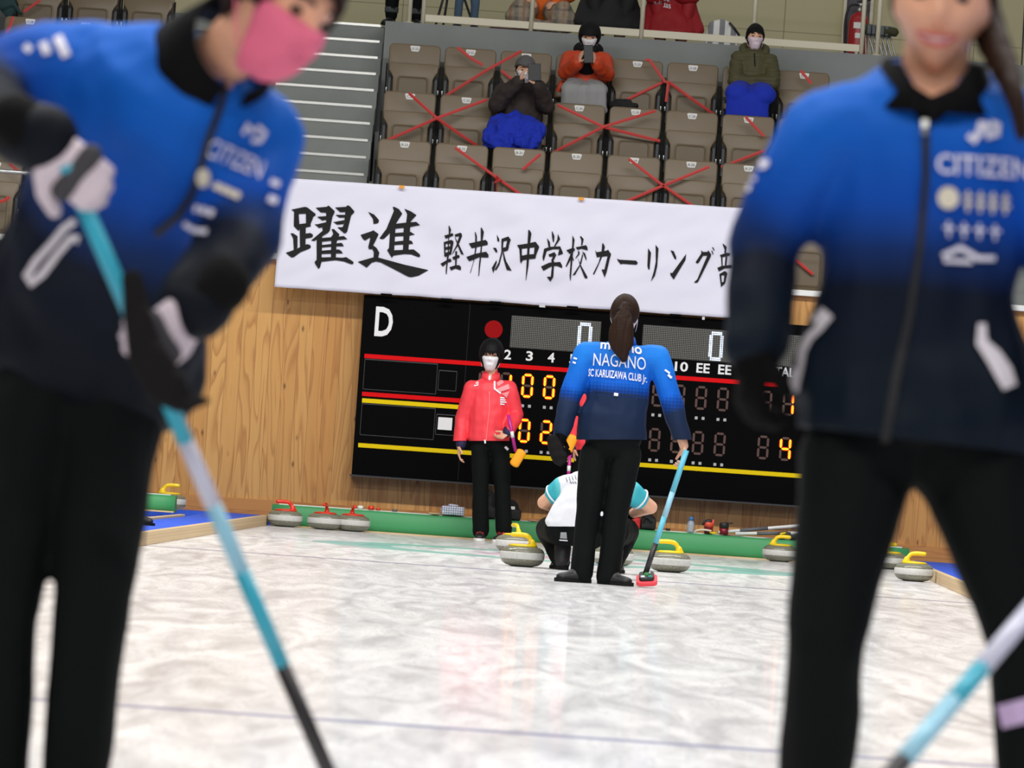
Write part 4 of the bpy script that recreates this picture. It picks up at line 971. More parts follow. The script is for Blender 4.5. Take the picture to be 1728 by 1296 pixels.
class Person:
    """joints are given as pixel + depth offset and become world points at depth Y"""
    def __init__(s, label, Y, J, headf, headu=(0, 0, 1), hk=1.0, group=None, base=None, cat='person'):
        s.Y = Y; s.J = {}
        for k, v in J.items(): s.J[k] = P(v[0], v[1], Y + (v[2] if len(v) > 2 else 0))
        if base is None: base = (s.J['pe'].x, s.J['pe'].y, 0)
        s.r = empty('person', base, label, cat, group); s.hk = hk
        s.h = Head(s.J['hd'], headf, headu, hk); s.lat = (s.J['shr'] - s.J['shl']).normalized()
        s.plat = (s.J['hir'] - s.J['hil']).normalized(); s.hands = {}; s.trees = []
    def torso_segs(s, T):
        J = s.J; mid = (J['shl'] + J['shr']) / 2
        return [(J['pe'], J['wa'], T[0], T[1]), (J['wa'], J['ch'], T[1], T[2])] 
    def body(s, T, arm=(.045, .038, .028), leg=(.078, .058, .04), neck=.052, hands=(), voxel=.006, m=None, head_only=False):
        J = s.J; bm = B(); f = .86
        sc = lambda q: (q[0] * f, q[1] * f)
        for a, b, r0, r1 in s.torso_segs(T): capsule(bm, a, b, sc(r0), sc(r1), hint=s.lat)
        for k in 'lr':
            capsule(bm, J['sh' + k].lerp(J['ch'], .45), J['sh' + k], arm[0] * 1.1, arm[0], n=12)
            capsule(bm, J['sh' + k], J['el' + k], arm[0], arm[1], n=12); capsule(bm, J['el' + k], J['wr' + k], arm[1], arm[2], n=12)
            capsule(bm, J['hi' + k], J['kn' + k], leg[0], leg[1], n=12); capsule(bm, J['kn' + k], J['an' + k], leg[1], leg[2], n=12)
        capsule(bm, J['ch'].lerp(J['nk'], .5), J['nk'], neck * 1.25, neck); capsule(bm, J['nk'], s.h.w((0, .018, -.06)), neck, neck * .97)
        s.h.geo(bm)
        for h in hands: hand_geo(bm, **h)
        s.ob = obj('body', blob(bm, voxel, 2), m or M_skin, s.r); return s.ob
    def jacket(s, T, m, arm=(.068, .056, .045), voxel=.008, wr=(.006, (9, 9, 9), 0), sleeve=1.0, collar=.07, ntop=1.0, grad=None, name='jacket', extra=(), cuff=None, smooth=4):
        J = s.J; bm = B(); segs = []
        for a, b, r0, r1 in s.torso_segs(T): capsule(bm, a, b, r0, r1, hint=s.lat)
        capsule(bm, J['shl'].lerp(J['ch'], .25), J['shr'].lerp(J['ch'], .25), arm[0] * 1.05, arm[0] * 1.05)
        capsule(bm, J['ch'].lerp(J['nk'], min(.3, ntop * .5)), J['ch'].lerp(J['nk'], ntop), (collar * 1.5, collar * 1.2), (collar, collar), hint=s.lat)
        for k in 'lr':
            capsule(bm, J['sh' + k].lerp(J['ch'], .4), J['sh' + k], arm[0] * 1.15, arm[0]); 
            if sleeve >= 1:
                capsule(bm, J['sh' + k], J['el' + k], arm[0], arm[1]); capsule(bm, J['el' + k], J['el' + k].lerp(J['wr' + k], .96), arm[1], arm[2])
            else: capsule(bm, J['sh' + k], J['sh' + k].lerp(J['el' + k], sleeve), arm[0], arm[0] * .95)
        for e in extra: capsule(bm, *e[:4], hint=e[4] if len(e) > 4 else s.lat)
        me = blob(bm, voxel, smooth, wr)
        if grad:
            at = me.attributes.new('grad', 'FLOAT', 'POINT'); sg = grad
            A = np.array([g[0] for g in sg]); Bv = np.array([g[1] for g in sg]); g0 = np.array([g[2] for g in sg]); g1 = np.array([g[3] for g in sg]); rad = np.array([g[4] for g in sg])
            co = np.zeros(len(me.vertices) * 3); me.vertices.foreach_get('co', co); co = co.reshape(-1, 1, 3)
            d = Bv - A; t = np.clip(((co - A) * d).sum(2) / (d * d).sum(1), 0, 1); q = np.linalg.norm(co - (A + t[..., None] * d), axis=2) / rad
            wgt = np.exp(-q * q * 3); val = (wgt * (g0 + t * (g1 - g0))).sum(1) / (wgt.sum(1) + 1e-12)
            at.data.foreach_set('value', val.astype(np.float32))
        s.jt = bvh(me); s.trees.append(s.jt); s.jk = obj(name, me, m, s.r); return s.jk
    def trousers(s, T, leg=(.092, .074, .062), m=None, voxel=.008, wr=(.006, (8, 8, 5), 3), to=1.0, name='trousers'):
        J = s.J; bm = B()
        capsule(bm, J['pe'].lerp(J['wa'], .35), J['pe'], (T[0][0] * .9, T[0][1] * .9), (T[0][0] * .93, T[0][1] * .96), hint=s.plat)
        for k in 'lr':
            capsule(bm, J['pe'].lerp(J['hi' + k], .6), J['hi' + k], leg[0], leg[0])
            capsule(bm, J['hi' + k], J['kn' + k], leg[0], leg[1]); capsule(bm, J['kn' + k], J['kn' + k].lerp(J['an' + k], to), leg[1], leg[2])
        me = blob(bm, voxel, 4, wr); s.tt = bvh(me); s.trees.append(s.tt); return obj(name, me, m or M_trou, s.r)
    def shoes(s, dirs, m, sole=None, L=.25, lace=None, z=0.0):
        for k in 'lr':
            d = Vector(dirs[k]); d.z = 0; d.normalize(); a = s.J['an' + k]; heel = Vector((a.x, a.y, z)) - d * L * .25; toe = heel + d * L
            bm = B(); shoe_geo(bm, heel, toe); u = obj('shoe', blob(bm, .006, 3), m, s.r)
            bm = B(); sole_geo(bm, heel, toe); obj('sole', bm, sole or M_black, u, smooth=False)
            if lace:
                bm = B(); sd = Vector((0, 0, 1)).cross(d)
                for i in range(4):
                    c = heel + d * L * (.3 + .08 * i) + Vector((0, 0, .105 - .014 * i)); tube(bm, [c - sd * .03, c + Vector((0, 0, .008)), c + sd * .03], .006)
                obj('laces', bm, lace, u)
def gradmat(name, stops, dots=None):
    q = NT(name); a = q.n('ShaderNodeAttribute', attribute_name='grad'); v = a.outputs['Fac']
    if dots:
        x, y, z = q.pos(); k = dots[0]
        fx = q.math('SUBTRACT', q.math('FRACT', q.math('MULTIPLY', x, k)), .5); rowz = q.math('MULTIPLY', z, k); fz = q.math('SUBTRACT', q.math('FRACT', rowz), .5)
        r = q.math('SQRT', q.math('ADD', q.math('MULTIPLY', fx, fx), q.math('MULTIPLY', fz, fz)))
        v = q.math('ADD', v, q.math('MULTIPLY', q.math('SUBTRACT', r, .38), dots[1]))
    q.l(q.ramp(v, stops), q.b.inputs['Base Color']); q.b.inputs['Roughness'].default_value = .62; q.b.inputs['Sheen Weight'].default_value = .0
    q.b.inputs['Specular IOR Level'].default_value = .15
    x, y, z = q.pos(); q.bump(q.noise(q.vec(x, y, z), 260, 2), .08, .004); return q.m
BLUE, BLUE2, NAVY = (16, 98, 198), (8, 72, 168), (10, 19, 36)
def sleeves(p, lo=.55, hi=1.0):
    J = p.J; return [(tuple(J['sh' + k]), tuple(J['el' + k]), 0.0, lo, .075) for k in 'lr'] + [(tuple(J['el' + k]), tuple(J['wr' + k]), lo, hi, .07) for k in 'lr']
M_print = mat('print_white', (232, 228, 240), .6); M_zip = mat('zip_black', (12, 13, 18), .6); M_trim = mat('reflective_trim', (224, 216, 222), .5)
M_collar = mat('collar_black', (9, 9, 10), .85, spec=.15)
def broom(name, label, pts, rad, cols, parent_base=None, cuts=None):
    """shaft through pts; cols: list of (t0, t1, material)"""
    p0, p1 = Vector(pts[0]), Vector(pts[-1]); r = empty(name, p1, label, 'broom')
    for t0, t1, m in cols:
        bm = B(); tube(bm, [p0.lerp(p1, t0), p0.lerp(p1, t1)], rad, n=16); obj('shaft', bm, m, r, label=None)
    return r
M_teal = mat('shaft_teal', (52, 170, 196), .35); M_lteal = mat('shaft_pale_blue', (150, 204, 226), .35); M_pearl = mat('shaft_pearl', (206, 206, 226), .35); M_carb = mat('shaft_carbon', (40, 36, 38), .4)
def cut(me, co, no):
    """trim a closed skin flat at a hem; keeps the side the normal points away from"""
    bm = B(); bm.from_mesh(me)
    bmesh.ops.bisect_plane(bm, geom=bm.verts[:] + bm.edges[:] + bm.faces[:], plane_co=co, plane_no=no, clear_outer=True)
    ed = [e for e in bm.edges if e.is_boundary]
    if ed: bmesh.ops.contextual_create(bm, geom=ed)
    bm.to_mesh(me); bm.free(); return me
def collar(p, base, axis, fwd, rl, ru, h, gap=22, m=None, dip=.5, name='collar', gapb=None):
    """stand-up collar open at the front"""
    t, a, b = frame(axis, fwd); bm = B(); lo = []; hi = []; N = 36
    for i in range(N + 1):
        gb = gap if gapb is None else gapb; an = radians(gb + (360 - 2 * gb) * i / N); d = a * cos(an) + b * sin(an); f = (1 + cos(an)) / 2
        lo.append(bm.verts.new(Vector(base) + d * (rl[1] + (rl[0] - rl[1]) * max(0, cos(an)) ** 2 if isinstance(rl, tuple) else rl) - t * (h * dip * f))); an = radians(gap + (360 - 2 * gap) * i / N); d = a * cos(an) + b * sin(an); f = (1 + cos(an)) / 2; hi.append(bm.verts.new(Vector(base) + d * (ru[1] + (ru[0] - ru[1]) * max(0, cos(an)) ** 2 if isinstance(ru, tuple) else ru) + t * h * (1 - .45 * f)))
    for i in range(N): bm.faces.new((lo[i], lo[i + 1], hi[i + 1], hi[i]))
    bmesh.ops.recalc_face_normals(bm, faces=bm.faces); bmesh.ops.solidify(bm, geom=bm.faces[:], thickness=.006)
    return obj(name, bm, m or M_collar, p)
V3 = Vector
# ---- the smiling woman standing near at the right -------------------------------------------------
Y = 9.25
p = Person('woman in blue team jacket smiling without mask, standing near at the right edge', Y, dict(hd=(1590, 8), nk=(1575, 132, .03), ch=(1568, 240, .02), wa=(1545, 490, .0), pe=(1540, 664, .0),
    shl=(1404, 226), ell=(1288, 412, .03), wrl=(1274, 588, -.06), shr=(1738, 226), elr=(1822, 500, .02), wrr=(1846, 800, -.22),
    hil=(1442, 780), knl=(1396, 1080, -.08), anl=(1352, 1500, .1), hir=(1650, 790), knr=(1734, 1090, -.06), anr=(1756, 1495, .0)), (-.10, -1, -.04), (.05, 0, 1))
TB = [(.182, .125), (.150, .112), (.172, .118)]
hL = dict(wr=p.J['wrl'], d=(-.03, -.15, -1), n=(.9, .4, 0), side=1, curl=62); hR = dict(wr=p.J['wrr'], d=(.25, -.55, -.75), n=(-.9, .1, -.3), side=-1, curl=75)
p.body(TB, leg=(.072, .05, .036), neck=.055, hands=[hL, hR], voxel=.006, m=M_skin2)
M_jk = gradmat('jacket_gradient', [(.0, lin(BLUE)), (.36, lin(BLUE2)), (.53, lin((12, 42, 96))), (.66, lin(NAVY)), (1, lin((10, 22, 34)))])
J = p.J; top = J['nk'].lerp(J['ch'], .5)
p.jacket([(.198, .132), (.158, .12), (.184, .128)], M_jk, arm=(.080, .066, .052), voxel=.008, wr=(.014, (8, 8, 6), 1), collar=.052, ntop=.25, extra=[(P(1512, 158, Y + .05), J['shl'], .045, .055), (P(1640, 160, Y + .05), J['shr'], .045, .055), (P(1548, 640, Y), P(1550, 720, Y), (.196, .140), (.198, .150))],
    grad=[(tuple(top), tuple(J['pe']), 0.0, 1.0, .19)] + sleeves(p, .55, 1.1))
def inside(poly, x, y):
    r = False
    for (x0, y0), (x1, y1) in zip(poly, poly[1:] + poly[:1]):
        if (y0 > y) != (y1 > y) and x < (x1 - x0) * (y - y0) / (y1 - y0) + x0: r = not r
    return r
cut(p.jk.data, P(1530, 742, Y) - wloc(p.jk), (-.05, 0, -1))
bm = B(); bm.from_mesh(p.jk.data); o0 = wloc(p.jk); nv = [(1506, 80), (1662, 80), (1608, 150), (1572, 166), (1544, 150)]
kill = [f for f in bm.faces if (f.calc_center_median() + o0).y < J['nk'].y + .03 and inside(nv, *proj(f.calc_center_median() + o0))]
bmesh.ops.delete(bm, geom=kill, context='FACES'); bm.to_mesh(p.jk.data); bm.free()
p.trousers(TB, leg=(.096, .064, .058), wr=(.009, (7, 7, 5), 4))
p.shoes(dict(l=(-.1, -1, 0), r=(.15, -1, 0)), M_dark)
collar(p.r, J['nk'].lerp(J['ch'], .34), (0, .06, 1), (-.05, -1, 0), (.150, .110), (.104, .084), .080, gap=34, dip=.44, gapb=3)
h = p.h; h.face(p.r, mouth=False)
lp = B(); tube(lp, spline([h.w((-.034, -.080, -.050)), h.w((-.015, -.100, -.0535)), h.w((0, -.1045, -.053)), h.w((.015, -.100, -.0535)), h.w((.034, -.080, -.050))], 5), [(.0010 + .0026 * sin(pi * i / 20)) for i in range(21)])
tube(lp, spline([h.w((-.034, -.080, -.051)), h.w((-.016, -.096, -.064)), h.w((0, -.100, -.0675)), h.w((.016, -.096, -.064)), h.w((.034, -.080, -.051))], 5), [(.0010 + .0040 * sin(pi * i / 20)) for i in range(21)]); lips = obj('lips', lp, M_lip, p.r)
bm = B(); tube(bm, spline([h.w((-.026, -.086, -.054)), h.w((0, -.0995, -.0605)), h.w((.026, -.086, -.054))], 6), [(.002 + .0060 * sin(pi * i / 12), .003) for i in range(13)], hint=(0, 0, 1)); obj('teeth', bm, M_teeth, p.r)
hr = h.hair(p.r, M_hairb, thick=.012)
bm = B(); pts = spline([P(1640, -40, Y + .10), P(1664, 40, Y + .05), P(1690, 100, Y - .05), P(1712, 160, Y - .135), P(1724, 228, Y - .15)], 5); n = len(pts) - 1
for i in range(n): capsule(bm, pts[i], pts[i + 1], .034 - .024 * (i / n) ** 1.3, .034 - .024 * ((i + 1) / n) ** 1.3)
obj('ponytail', blob(bm, .006, 3, (.004, (60, 60, 6), 1)), M_hairb, p.r)
for k, nm in ((hL, 'glove'),):
    bm = B(); capsule(bm, J['wrl'].lerp(J['ell'], .12), J['wrl'] + V3((0, -.01, -.03)), .044, .036); hand_geo(bm, **dict(k, fat=.005)); obj(nm, blob(bm, .005, 3), mat('glove_black', (10, 9, 10), .85, spec=.1), p.r)
T = [p.jt]
zf = [(1562, 196), (1562, 300), (1552, 420), (1534, 540), (1512, 640), (1494, 746)]
decal('zip', [strip_px(zf, [13, 12, 12, 13, 14, 15])], T, M_zip, p.jk, off=.004)
decal('zip_pull', [strip_px([(1561, 204), (1560, 228)], 10)], T, M_steel, p.jk, off=.010)
decal('collar_facing', [tri_px([(1484, 114), (1512, 100), (1544, 148), (1572, 164), (1608, 150), (1668, 96), (1708, 96), (1680, 134), (1626, 168), (1580, 208), (1553, 208), (1530, 172), (1502, 140)])], T, M_collar, p.jk, off=.006, cuts=5)
decal('logo', [strip_px([(1634, 228), (1644, 238), (1650, 228), (1655, 208), (1664, 210), (1668, 232), (1682, 226), (1684, 212), (1672, 208)], 11)], T, M_print, p.jk, off=.004)
decal('lettering', [text_px('CITIZEN', ((1580, 292), (1738, 303), (1738, 268), (1580, 259)), .012)], T, M_print, p.jk, off=.004)
decal('sponsor_mark', [tri_px([(1582 + 18 + 18 * cos(a / 16 * 2 * pi), 334 + 19 * sin(a / 16 * 2 * pi)) for a in range(16)])] + [strip_px([(1626 + k * 21, 330 + k * 1.6), (1640 + k * 21, 331 + k * 1.6)], 3.5) for k in range(4)] + [strip_px([(1626 + k * 21, 343 + k * 1.6), (1641 + k * 21, 344 + k * 1.6)], 5) for k in range(4)] + [strip_px([(1633 + k * 21, 322 + k * 1.6), (1632 + k * 21, 357 + k * 1.6)], 5) for k in range(4)], T, mat('print_cream', (222, 212, 190), .6), p.jk, off=.004)
decal('sponsor_mark', [strip_px([(1592 + k * 26, 384 + k * 1.8), (1610 + k * 26, 385 + k * 1.8)], 4) for k in range(4)] + [strip_px([(1600 + k * 26, 374 + k * 1.8), (1600 + k * 26, 400 + k * 1.8)], 4) for k in range(4)], T, M_print, p.jk, off=.004)
decal('sponsor_mark', [strip_px([(1590, 432), (1620, 418), (1650, 436), (1678, 436)], 9), strip_px([(1592, 440), (1640, 442)], 7)], T, M_print, p.jk, off=.004)
decal('sleeve_mark', [tri_px([(1284 + 15 * cos(a / 14 * 2 * pi), 274 + 12 * sin(a / 14 * 2 * pi)) for a in range(14)]), strip_px([(1262, 296), (1278, 300)], 12), strip_px([(1256, 314), (1268, 318)], 12)], T, M_print, p.jk, off=.004)
decal('pocket_trim', [strip_px([(1398, 527), (1380, 548), (1362, 566), (1350, 590), (1347, 622), (1342, 660)], [24, 26, 26, 25, 20, 14])], T, M_trim, p.jk, off=.005)
decal('pocket_trim', [strip_px([(1656, 546), (1656, 578), (1676, 602), (1692, 628), (1703, 654)], [12, 20, 27, 30, 24])], T, M_trim, p.jk, off=.005)
decal('trouser_mark', [strip_px([(1688, 1210), (1740, 1196)], 40)], [p.tt], mat('print_lilac', (206, 178, 220), .6), p.r, off=.004)
# her broom held low across the right corner
b0, b1 = P(1872, 872, 9.0), P(1405, 1424, 7.9); r = empty('curling_broom', b1, 'blue broom slanting across the bottom right corner, held by the smiling woman', 'broom')
for t0, t1, m in ((-.06, .22, M_teal), (.22, .50, M_pearl), (.50, .60, M_teal), (.60, .775, M_lteal), (.775, 1, M_carb)):
    bm = B(); tube(bm, [b0.lerp(b1, t0), b0.lerp(b1, t1)], .0145, n=16); obj('shaft', bm, m, r)
bm = B(); d = (b1 - b0).normalized(); capsule(bm, b1 + d * .02 - V3((.07, 0, 0)), b1 + d * .02 + V3((.07, 0, 0)), (.035, .02), (.035, .02)); obj('broom_head', bm, M_dark, r)
# ---- the woman bending over her broom at the left -------------------------------------------------
Y = 9.4
p = Person('woman in blue team jacket and pink mask bending over her broom at the left', Y, dict(hd=(470, 4, -.26), nk=(378, 96, -.15), ch=(296, 190, -.09), wa=(190, 420, .05), pe=(135, 600, .15),
    shl=(150, 118, -.04), ell=(-72, 150, -.12), wrl=(74, 244, -.34), shr=(428, 236, -.06), elr=(408, 396, -.16), wrr=(328, 518, -.32),
    hil=(58, 690, .12), knl=(0, 1040, .02), anl=(-16, 1500, .1), hir=(186, 690, .12), knr=(156, 1010, .0), anr=(118, 1400, .06)), (.62, -.70, -.42), (.50, -.1, .86))
hL = dict(wr=p.J['wrl'], d=(.75, -.25, -.55), n=(.45, .5, -.3), side=-1, curl=62); hR = dict(wr=p.J['wrr'], d=(-.62, -.25, -.6), n=(-.5, .6, .2), side=1, curl=66)
p.body(TB, leg=(.072, .05, .036), hands=[hL, hR], voxel=.006, m=M_skin2); J = p.J
M_jk2 = gradmat('jacket_gradient_bent', [(.0, lin(BLUE)), (.38, lin(BLUE2)), (.52, lin((16, 48, 104))), (.66, lin(NAVY)), (1, lin((8, 14, 24)))])
p.jacket([(.215, .14), (.178, .132), (.196, .132)], M_jk2, arm=(.084, .070, .055), wr=(.014, (8, 8, 7), 9), collar=.06, ntop=.4,
    grad=[(tuple(J['nk'].lerp(J['ch'], .4)), tuple(J['pe']), 0.0, 1.08, .2), (tuple(J['shl']), tuple(J['ell']), .0, .58, .085), (tuple(J['ell']), tuple(J['wrl']), .6, 1.2, .08), (tuple(J['shr']), tuple(J['elr']), .0, .55, .085), (tuple(J['elr']), tuple(J['wrr']), .6, 1.2, .08)])
p.trousers(TB, leg=(.098, .063, .054), wr=(.008, (7, 7, 5), 12)); p.shoes(dict(l=(-.3, -1, 0), r=(.4, -1, 0)), M_dark)
ax = (p.h.w((0, .02, -.06)) - J['ch']).normalized()
collar(p.r, J['nk'].lerp(J['ch'], .25), ax, (.45, -.75, -.3), .112, .084, .10, gap=16, dip=.8)
h = p.h; h.face(p.r, mouth=False); h.mask(p.r, mat('mask_pink', (232, 108, 138), .75)); h.hair(p.r, M_hairb, line=((0, .055), (40, .035), (62, -.02), (80, -.02), (100, -.045), (180, -.085)), thick=.018)
T = [p.jt]
decal('zip', [strip_px([(384, 140), (368, 190), (350, 240), (336, 290), (322, 330), (300, 364), (262, 396)], [10, 12, 12, 12, 12, 13, 13])], T, M_zip, p.jk, off=.004)
decal('zip_pull', [strip_px([(390, 132), (384, 150)], 9)], T, M_steel, p.jk, off=.012)
decal('logo', [strip_px([(410, 226), (418, 210), (426, 224), (436, 214), (446, 224), (438, 238), (424, 236)], 8)], T, M_print, p.jk, off=.004)
decal('lettering', [text_px('CITIZEN', ((345, 262), (437, 302), (448, 274), (360, 232)))], T, M_print, p.jk, off=.004)
decal('sponsor_mark', [tri_px([(343 + 12 * cos(a / 14 * 2 * pi), 300 + 16 * sin(a / 14 * 2 * pi)) for a in range(14)])] + [strip_px([(362 + k * 11, 312 + k * 5), (371 + k * 11, 318 + k * 5)], 12) for k in range(4)], T, MATS['print_cream'], p.jk, off=.004)
decal('sponsor_mark', [strip_px([(328 + k * 12, 350 + k * 4), (337 + k * 12, 354 + k * 4)], 12) for k in range(3)], T, M_print, p.jk, off=.004)
decal('sponsor_mark', [strip_px([(310, 376), (330, 390), (350, 392)], 9)], T, M_print, p.jk, off=.004)
decal('sleeve_mark', [strip_px([(96, 62), (112, 96)], 16), strip_px([(72, 72), (80, 92)], 14), strip_px([(42, 78), (52, 86)], 12)], T, M_print, p.jk, off=.004)
decal('sleeve_mark', [strip_px([(456, 306), (470, 312)], 10), strip_px([(452, 334), (466, 340)], 12)], T, M_print, p.jk, off=.004)
decal('pocket_trim', [strip_px([(128, 372), (110, 384), (88, 412), (62, 440), (46, 466), (52, 478), (72, 462), (98, 428), (122, 400), (134, 404)], [12, 12, 12, 12, 12, 13, 12, 11, 12, 16])], T, M_trim, p.jk, off=.005)
b0, b1 = P(112, 278, 9.03), P(594, 1396, 9.5); r = empty('curling_broom', b1, 'light blue broom held by the bent woman at the left', 'broom')
for t0, t1, m in ((.0, .405, M_teal), (.405, .50, M_pearl), (.50, .60, M_lteal), (.60, .745, M_teal), (.745, 1, M_carb)):
    bm = B(); tube(bm, [b0.lerp(b1, t0), b0.lerp(b1, t1)], .0135, n=16); obj('shaft', bm, m, r)
bm = B(); capsule(bm, b1 + V3((-.07, 0, -.01)), b1 + V3((.07, 0, -.01)), (.035, .025), (.035, .025)); obj('broom_head', bm, M_dark, r)
M_glw = mat('glove_pale', (216, 200, 208), .7)
def glove(h, wrist_m, seed):
    bm = B(); hand_geo(bm, **dict(h, fat=.005)); g = obj('glove', blob(bm, .005, 3), M_glw, p.r)
    d = V3(h['d']).normalized(); bm = B(); capsule(bm, h['wr'] - d * .06, h['wr'] - d * .015, .047, .044); obj('cuff', blob(bm, .007, 2), wrist_m, g)
    bm = B(); n = V3(h['n']); n = (n - d * n.dot(d)).normalized(); t = d.cross(n); capsule(bm, h['wr'] + d * .075 - t * .038 - n * .008, h['wr'] + d * .075 + t * .038 - n * .008, (.018, .016), (.018, .016), hint=d); obj('knuckle_pad', bm, mat('glove_pad', (60, 58, 62), .8), g)
glove(hL, M_collar, 1); glove(hR, M_collar, 2)
def gripper(px, Y, label, pts):
    bm = B()
    for (a, ra), (b, rb) in zip(pts, pts[1:]): capsule(bm, P(*a, Y), P(*b, Y + .01), (ra, ra * .5), (rb, rb * .5), hint=(1, 0, 0))
    me = blob(bm, max(.004, pts[0][1] * .25), 3); return obj('overshoe', me, mat('rubber_black', (24, 22, 22), .85, spec=.15), origin=P(*px, Y), label=label, cat='overshoe')
gripper((215, 460), 9.0, 'black rubber overshoe dangling from the lower hand of the bent woman', [((222, 464), .017), ((231, 530), .023), ((247, 600), .031), ((283, 654), .036), ((310, 682), .020), ((352, 675), .008)])
# ---- the woman seen from behind in the middle -----------------------------------------------------
Y = 34.0
p = Person('woman in blue and navy team jacket standing with her back to us, ponytail down', Y, dict(hd=(1054, 532), nk=(1052, 568), ch=(1048, 610), wa=(1040, 690), pe=(1033, 738),
    shl=(988, 597), ell=(963, 670), wrl=(947, 730, -.06), shr=(1110, 603), elr=(1135, 684), wrr=(1154, 752),
    hil=(1003, 768), knl=(993, 866), anl=(981, 968), hir=(1056, 768), knr=(1038, 872), anr=(1026, 976)), (.25, 1, -.1))
hR = dict(wr=p.J['wrr'], d=(.05, -.1, -1), n=(-1, -.2, 0), side=1, curl=55); hL = dict(wr=p.J['wrl'], d=(.05, -.25, -1), n=(1, -.2, 0), side=-1, curl=45)
p.body(TB, hands=[hR, hL], voxel=.006); J = p.J
M_jk3 = gradmat('jacket_gradient_back', [(.0, lin((30, 124, 220))), (.40, lin((18, 98, 206))), (.50, lin((12, 60, 140))), (.56, lin((28, 44, 74))), (1, lin((22, 36, 60)))], dots=(48, .10))
top = J['nk'].lerp(J['ch'], .4); c660 = P(1042, 664, Y)
p.jacket([(.205, .135), (.185, .128), (.19, .122)], M_jk3, arm=(.074, .066, .056), voxel=.008, wr=(.008, (8, 8, 8), 5), collar=.06, extra=[(P(1034, 700, Y), P(1030, 745, Y), (.203, .135), (.208, .14))],
    grad=[(tuple(top), tuple(P(1036, 735, Y)), 0.0, 1.0, .2)] + sleeves(p, .5, 1.05))
me = p.jk.data; tr = Matrix.Translation(wloc(p.jk)); inv = tr.inverted()
c = P(1030, 742, Y); cut(me, inv @ c, (.07, 0, -1)); 
p.trousers([(.19, .13), (.16, .12), (.18, .12)], leg=(.094, .074, .068), wr=(.007, (8, 8, 5), 8)); p.shoes(dict(l=(-.8, -.5, 0), r=(.8, -.6, 0)), M_dark, L=.24)
collar(p.r, J['nk'].lerp(J['ch'], .25), (0, .05, 1), (.2, 1, 0), .085, .07, .045, m=mat('collar_blue', (20, 90, 190), .7))
h = p.h; h.face(p.r); h.mask(p.r, M_mask); h.hair(p.r, M_hairb, line=((0, .062), (45, .05), (75, .02), (100, -.04), (180, -.085)), thick=.014)
bm = B(); pts = spline([P(1055, 518, Y - .10), P(1052, 538, Y - .15), P(1049, 562, Y - .165), P(1049, 585, Y - .165), P(1053, 606, Y - .155)], 5); n = len(pts) - 1
wd = lambda t: .030 + .044 * sm(0, .45, t) - .056 * sm(.68, 1, t)
for i in range(n): capsule(bm, pts[i], pts[i + 1], (wd(i / n), .035), (wd((i + 1) / n), .03), hint=(1, 0, 0))
obj('ponytail', blob(bm, .006, 2, (.006, (70, 70, 5), 1)), M_hairb, p.r)
bm = B(); capsule(bm, P(1046, 523, Y - .11), P(1060, 523, Y - .11), .02, .02); obj('hair_tie', bm, M_black, p.r)
T = [p.jt]; PW = mat('print_bright', (236, 238, 244), .6)
decal('lettering', [text_px('mizuno', ((1013, 589), (1083, 599), (1083, 583), (1014, 574), -1), .02)], T, PW, p.jk, off=.006)
decal('lettering', [text_px('NAGANO', ((1001, 617), (1089, 625), (1090, 604), (1002, 596), -1.5))], T, PW, p.jk, off=.006)
decal('lettering', [text_px('SC KARUIZAWA CLUB Jr.', ((992, 639), (1091, 650), (1092, 633), (993, 622), -1.5), .015)], T, PW, p.jk, off=.006, cuts=1)
decal('hem_label', [strip_px([(1036, 665), (1043, 666)], 5)], T, PW, p.jk, off=.006)
decal('back_seam', [strip_px([(991, 659), (1020, 662), (1050, 666), (1095, 669)], 1.4)], T, mat('seam_navy', (18, 28, 52), .8), p.jk, off=.005)
decal('sleeve_mark', [strip_px([(963, 602), (974, 606)], 3), strip_px([(962, 609), (972, 613)], 3)], T, PW, p.jk, off=.006)
decal('sleeve_mark', [strip_px([(1122, 624), (1130, 630)], 3), strip_px([(1127, 632), (1133, 638)], 4)], T, PW, p.jk, off=.006)
bm = B(); capsule(bm, J['wrl'].lerp(J['ell'], .1), J['wrl'] + V3((0, -.01, -.02)), .045, .04); hand_geo(bm, **dict(hL, fat=.005)); obj('glove', blob(bm, .006, 3), MATS['glove_black'], p.r)
gripper((935, 738), Y - .12, 'black rubber overshoe held in the lowered hand of the woman seen from behind', [((931, 738), .034), ((936, 752), .045), ((943, 768), .052), ((943, 779), .038), ((956, 774), .02)])
b0, b1 = P(1157, 764, Y - .045), P(1088, 972, Y - .06); r = empty('curling_broom', b1, 'light blue broom with red head held on the ice by the woman seen from behind', 'broom')
for t0, t1, m in ((-.02, .32, M_teal), (.32, .52, M_lteal), (.52, .735, M_teal), (.735, .985, M_carb)):
    bm = B(); tube(bm, [b0.lerp(b1, t0), b0.lerp(b1, t1)], .0165, n=14); obj('shaft', bm, mat('shaft_cyan', (96, 190, 214), .35) if m is M_teal else m, r)
e = G(1083, 984); e.y = b1.y; ang = Matrix.Rotation(radians(20), 3, 'X') @ Matrix.Rotation(radians(-6), 3, 'Y'); e.z = .03
bm = B()
pr = rrect(-.062, -.07, .062, .07, .03); prism(bm, [e + ang @ V3((x, y, .0)) for x, y in pr], ang @ V3((0, 0, .028))); pad = obj('brush_pad', bm, mat('pad_coral', (244, 74, 84), .6), r, bevel=.006)
bm = B(); prism(bm, [e + ang @ V3((x * .72, y * .8, .028)) for x, y in pr], ang @ V3((0, 0, .022))); hd = obj('brush_plate', bm, M_dark, r, bevel=.004)
bm = B(); capsule(bm, e + ang @ V3((0, 0, .045)), b1, .02, .018); obj('joint', bm, mat('joint_green', (40, 120, 60), .5), r)
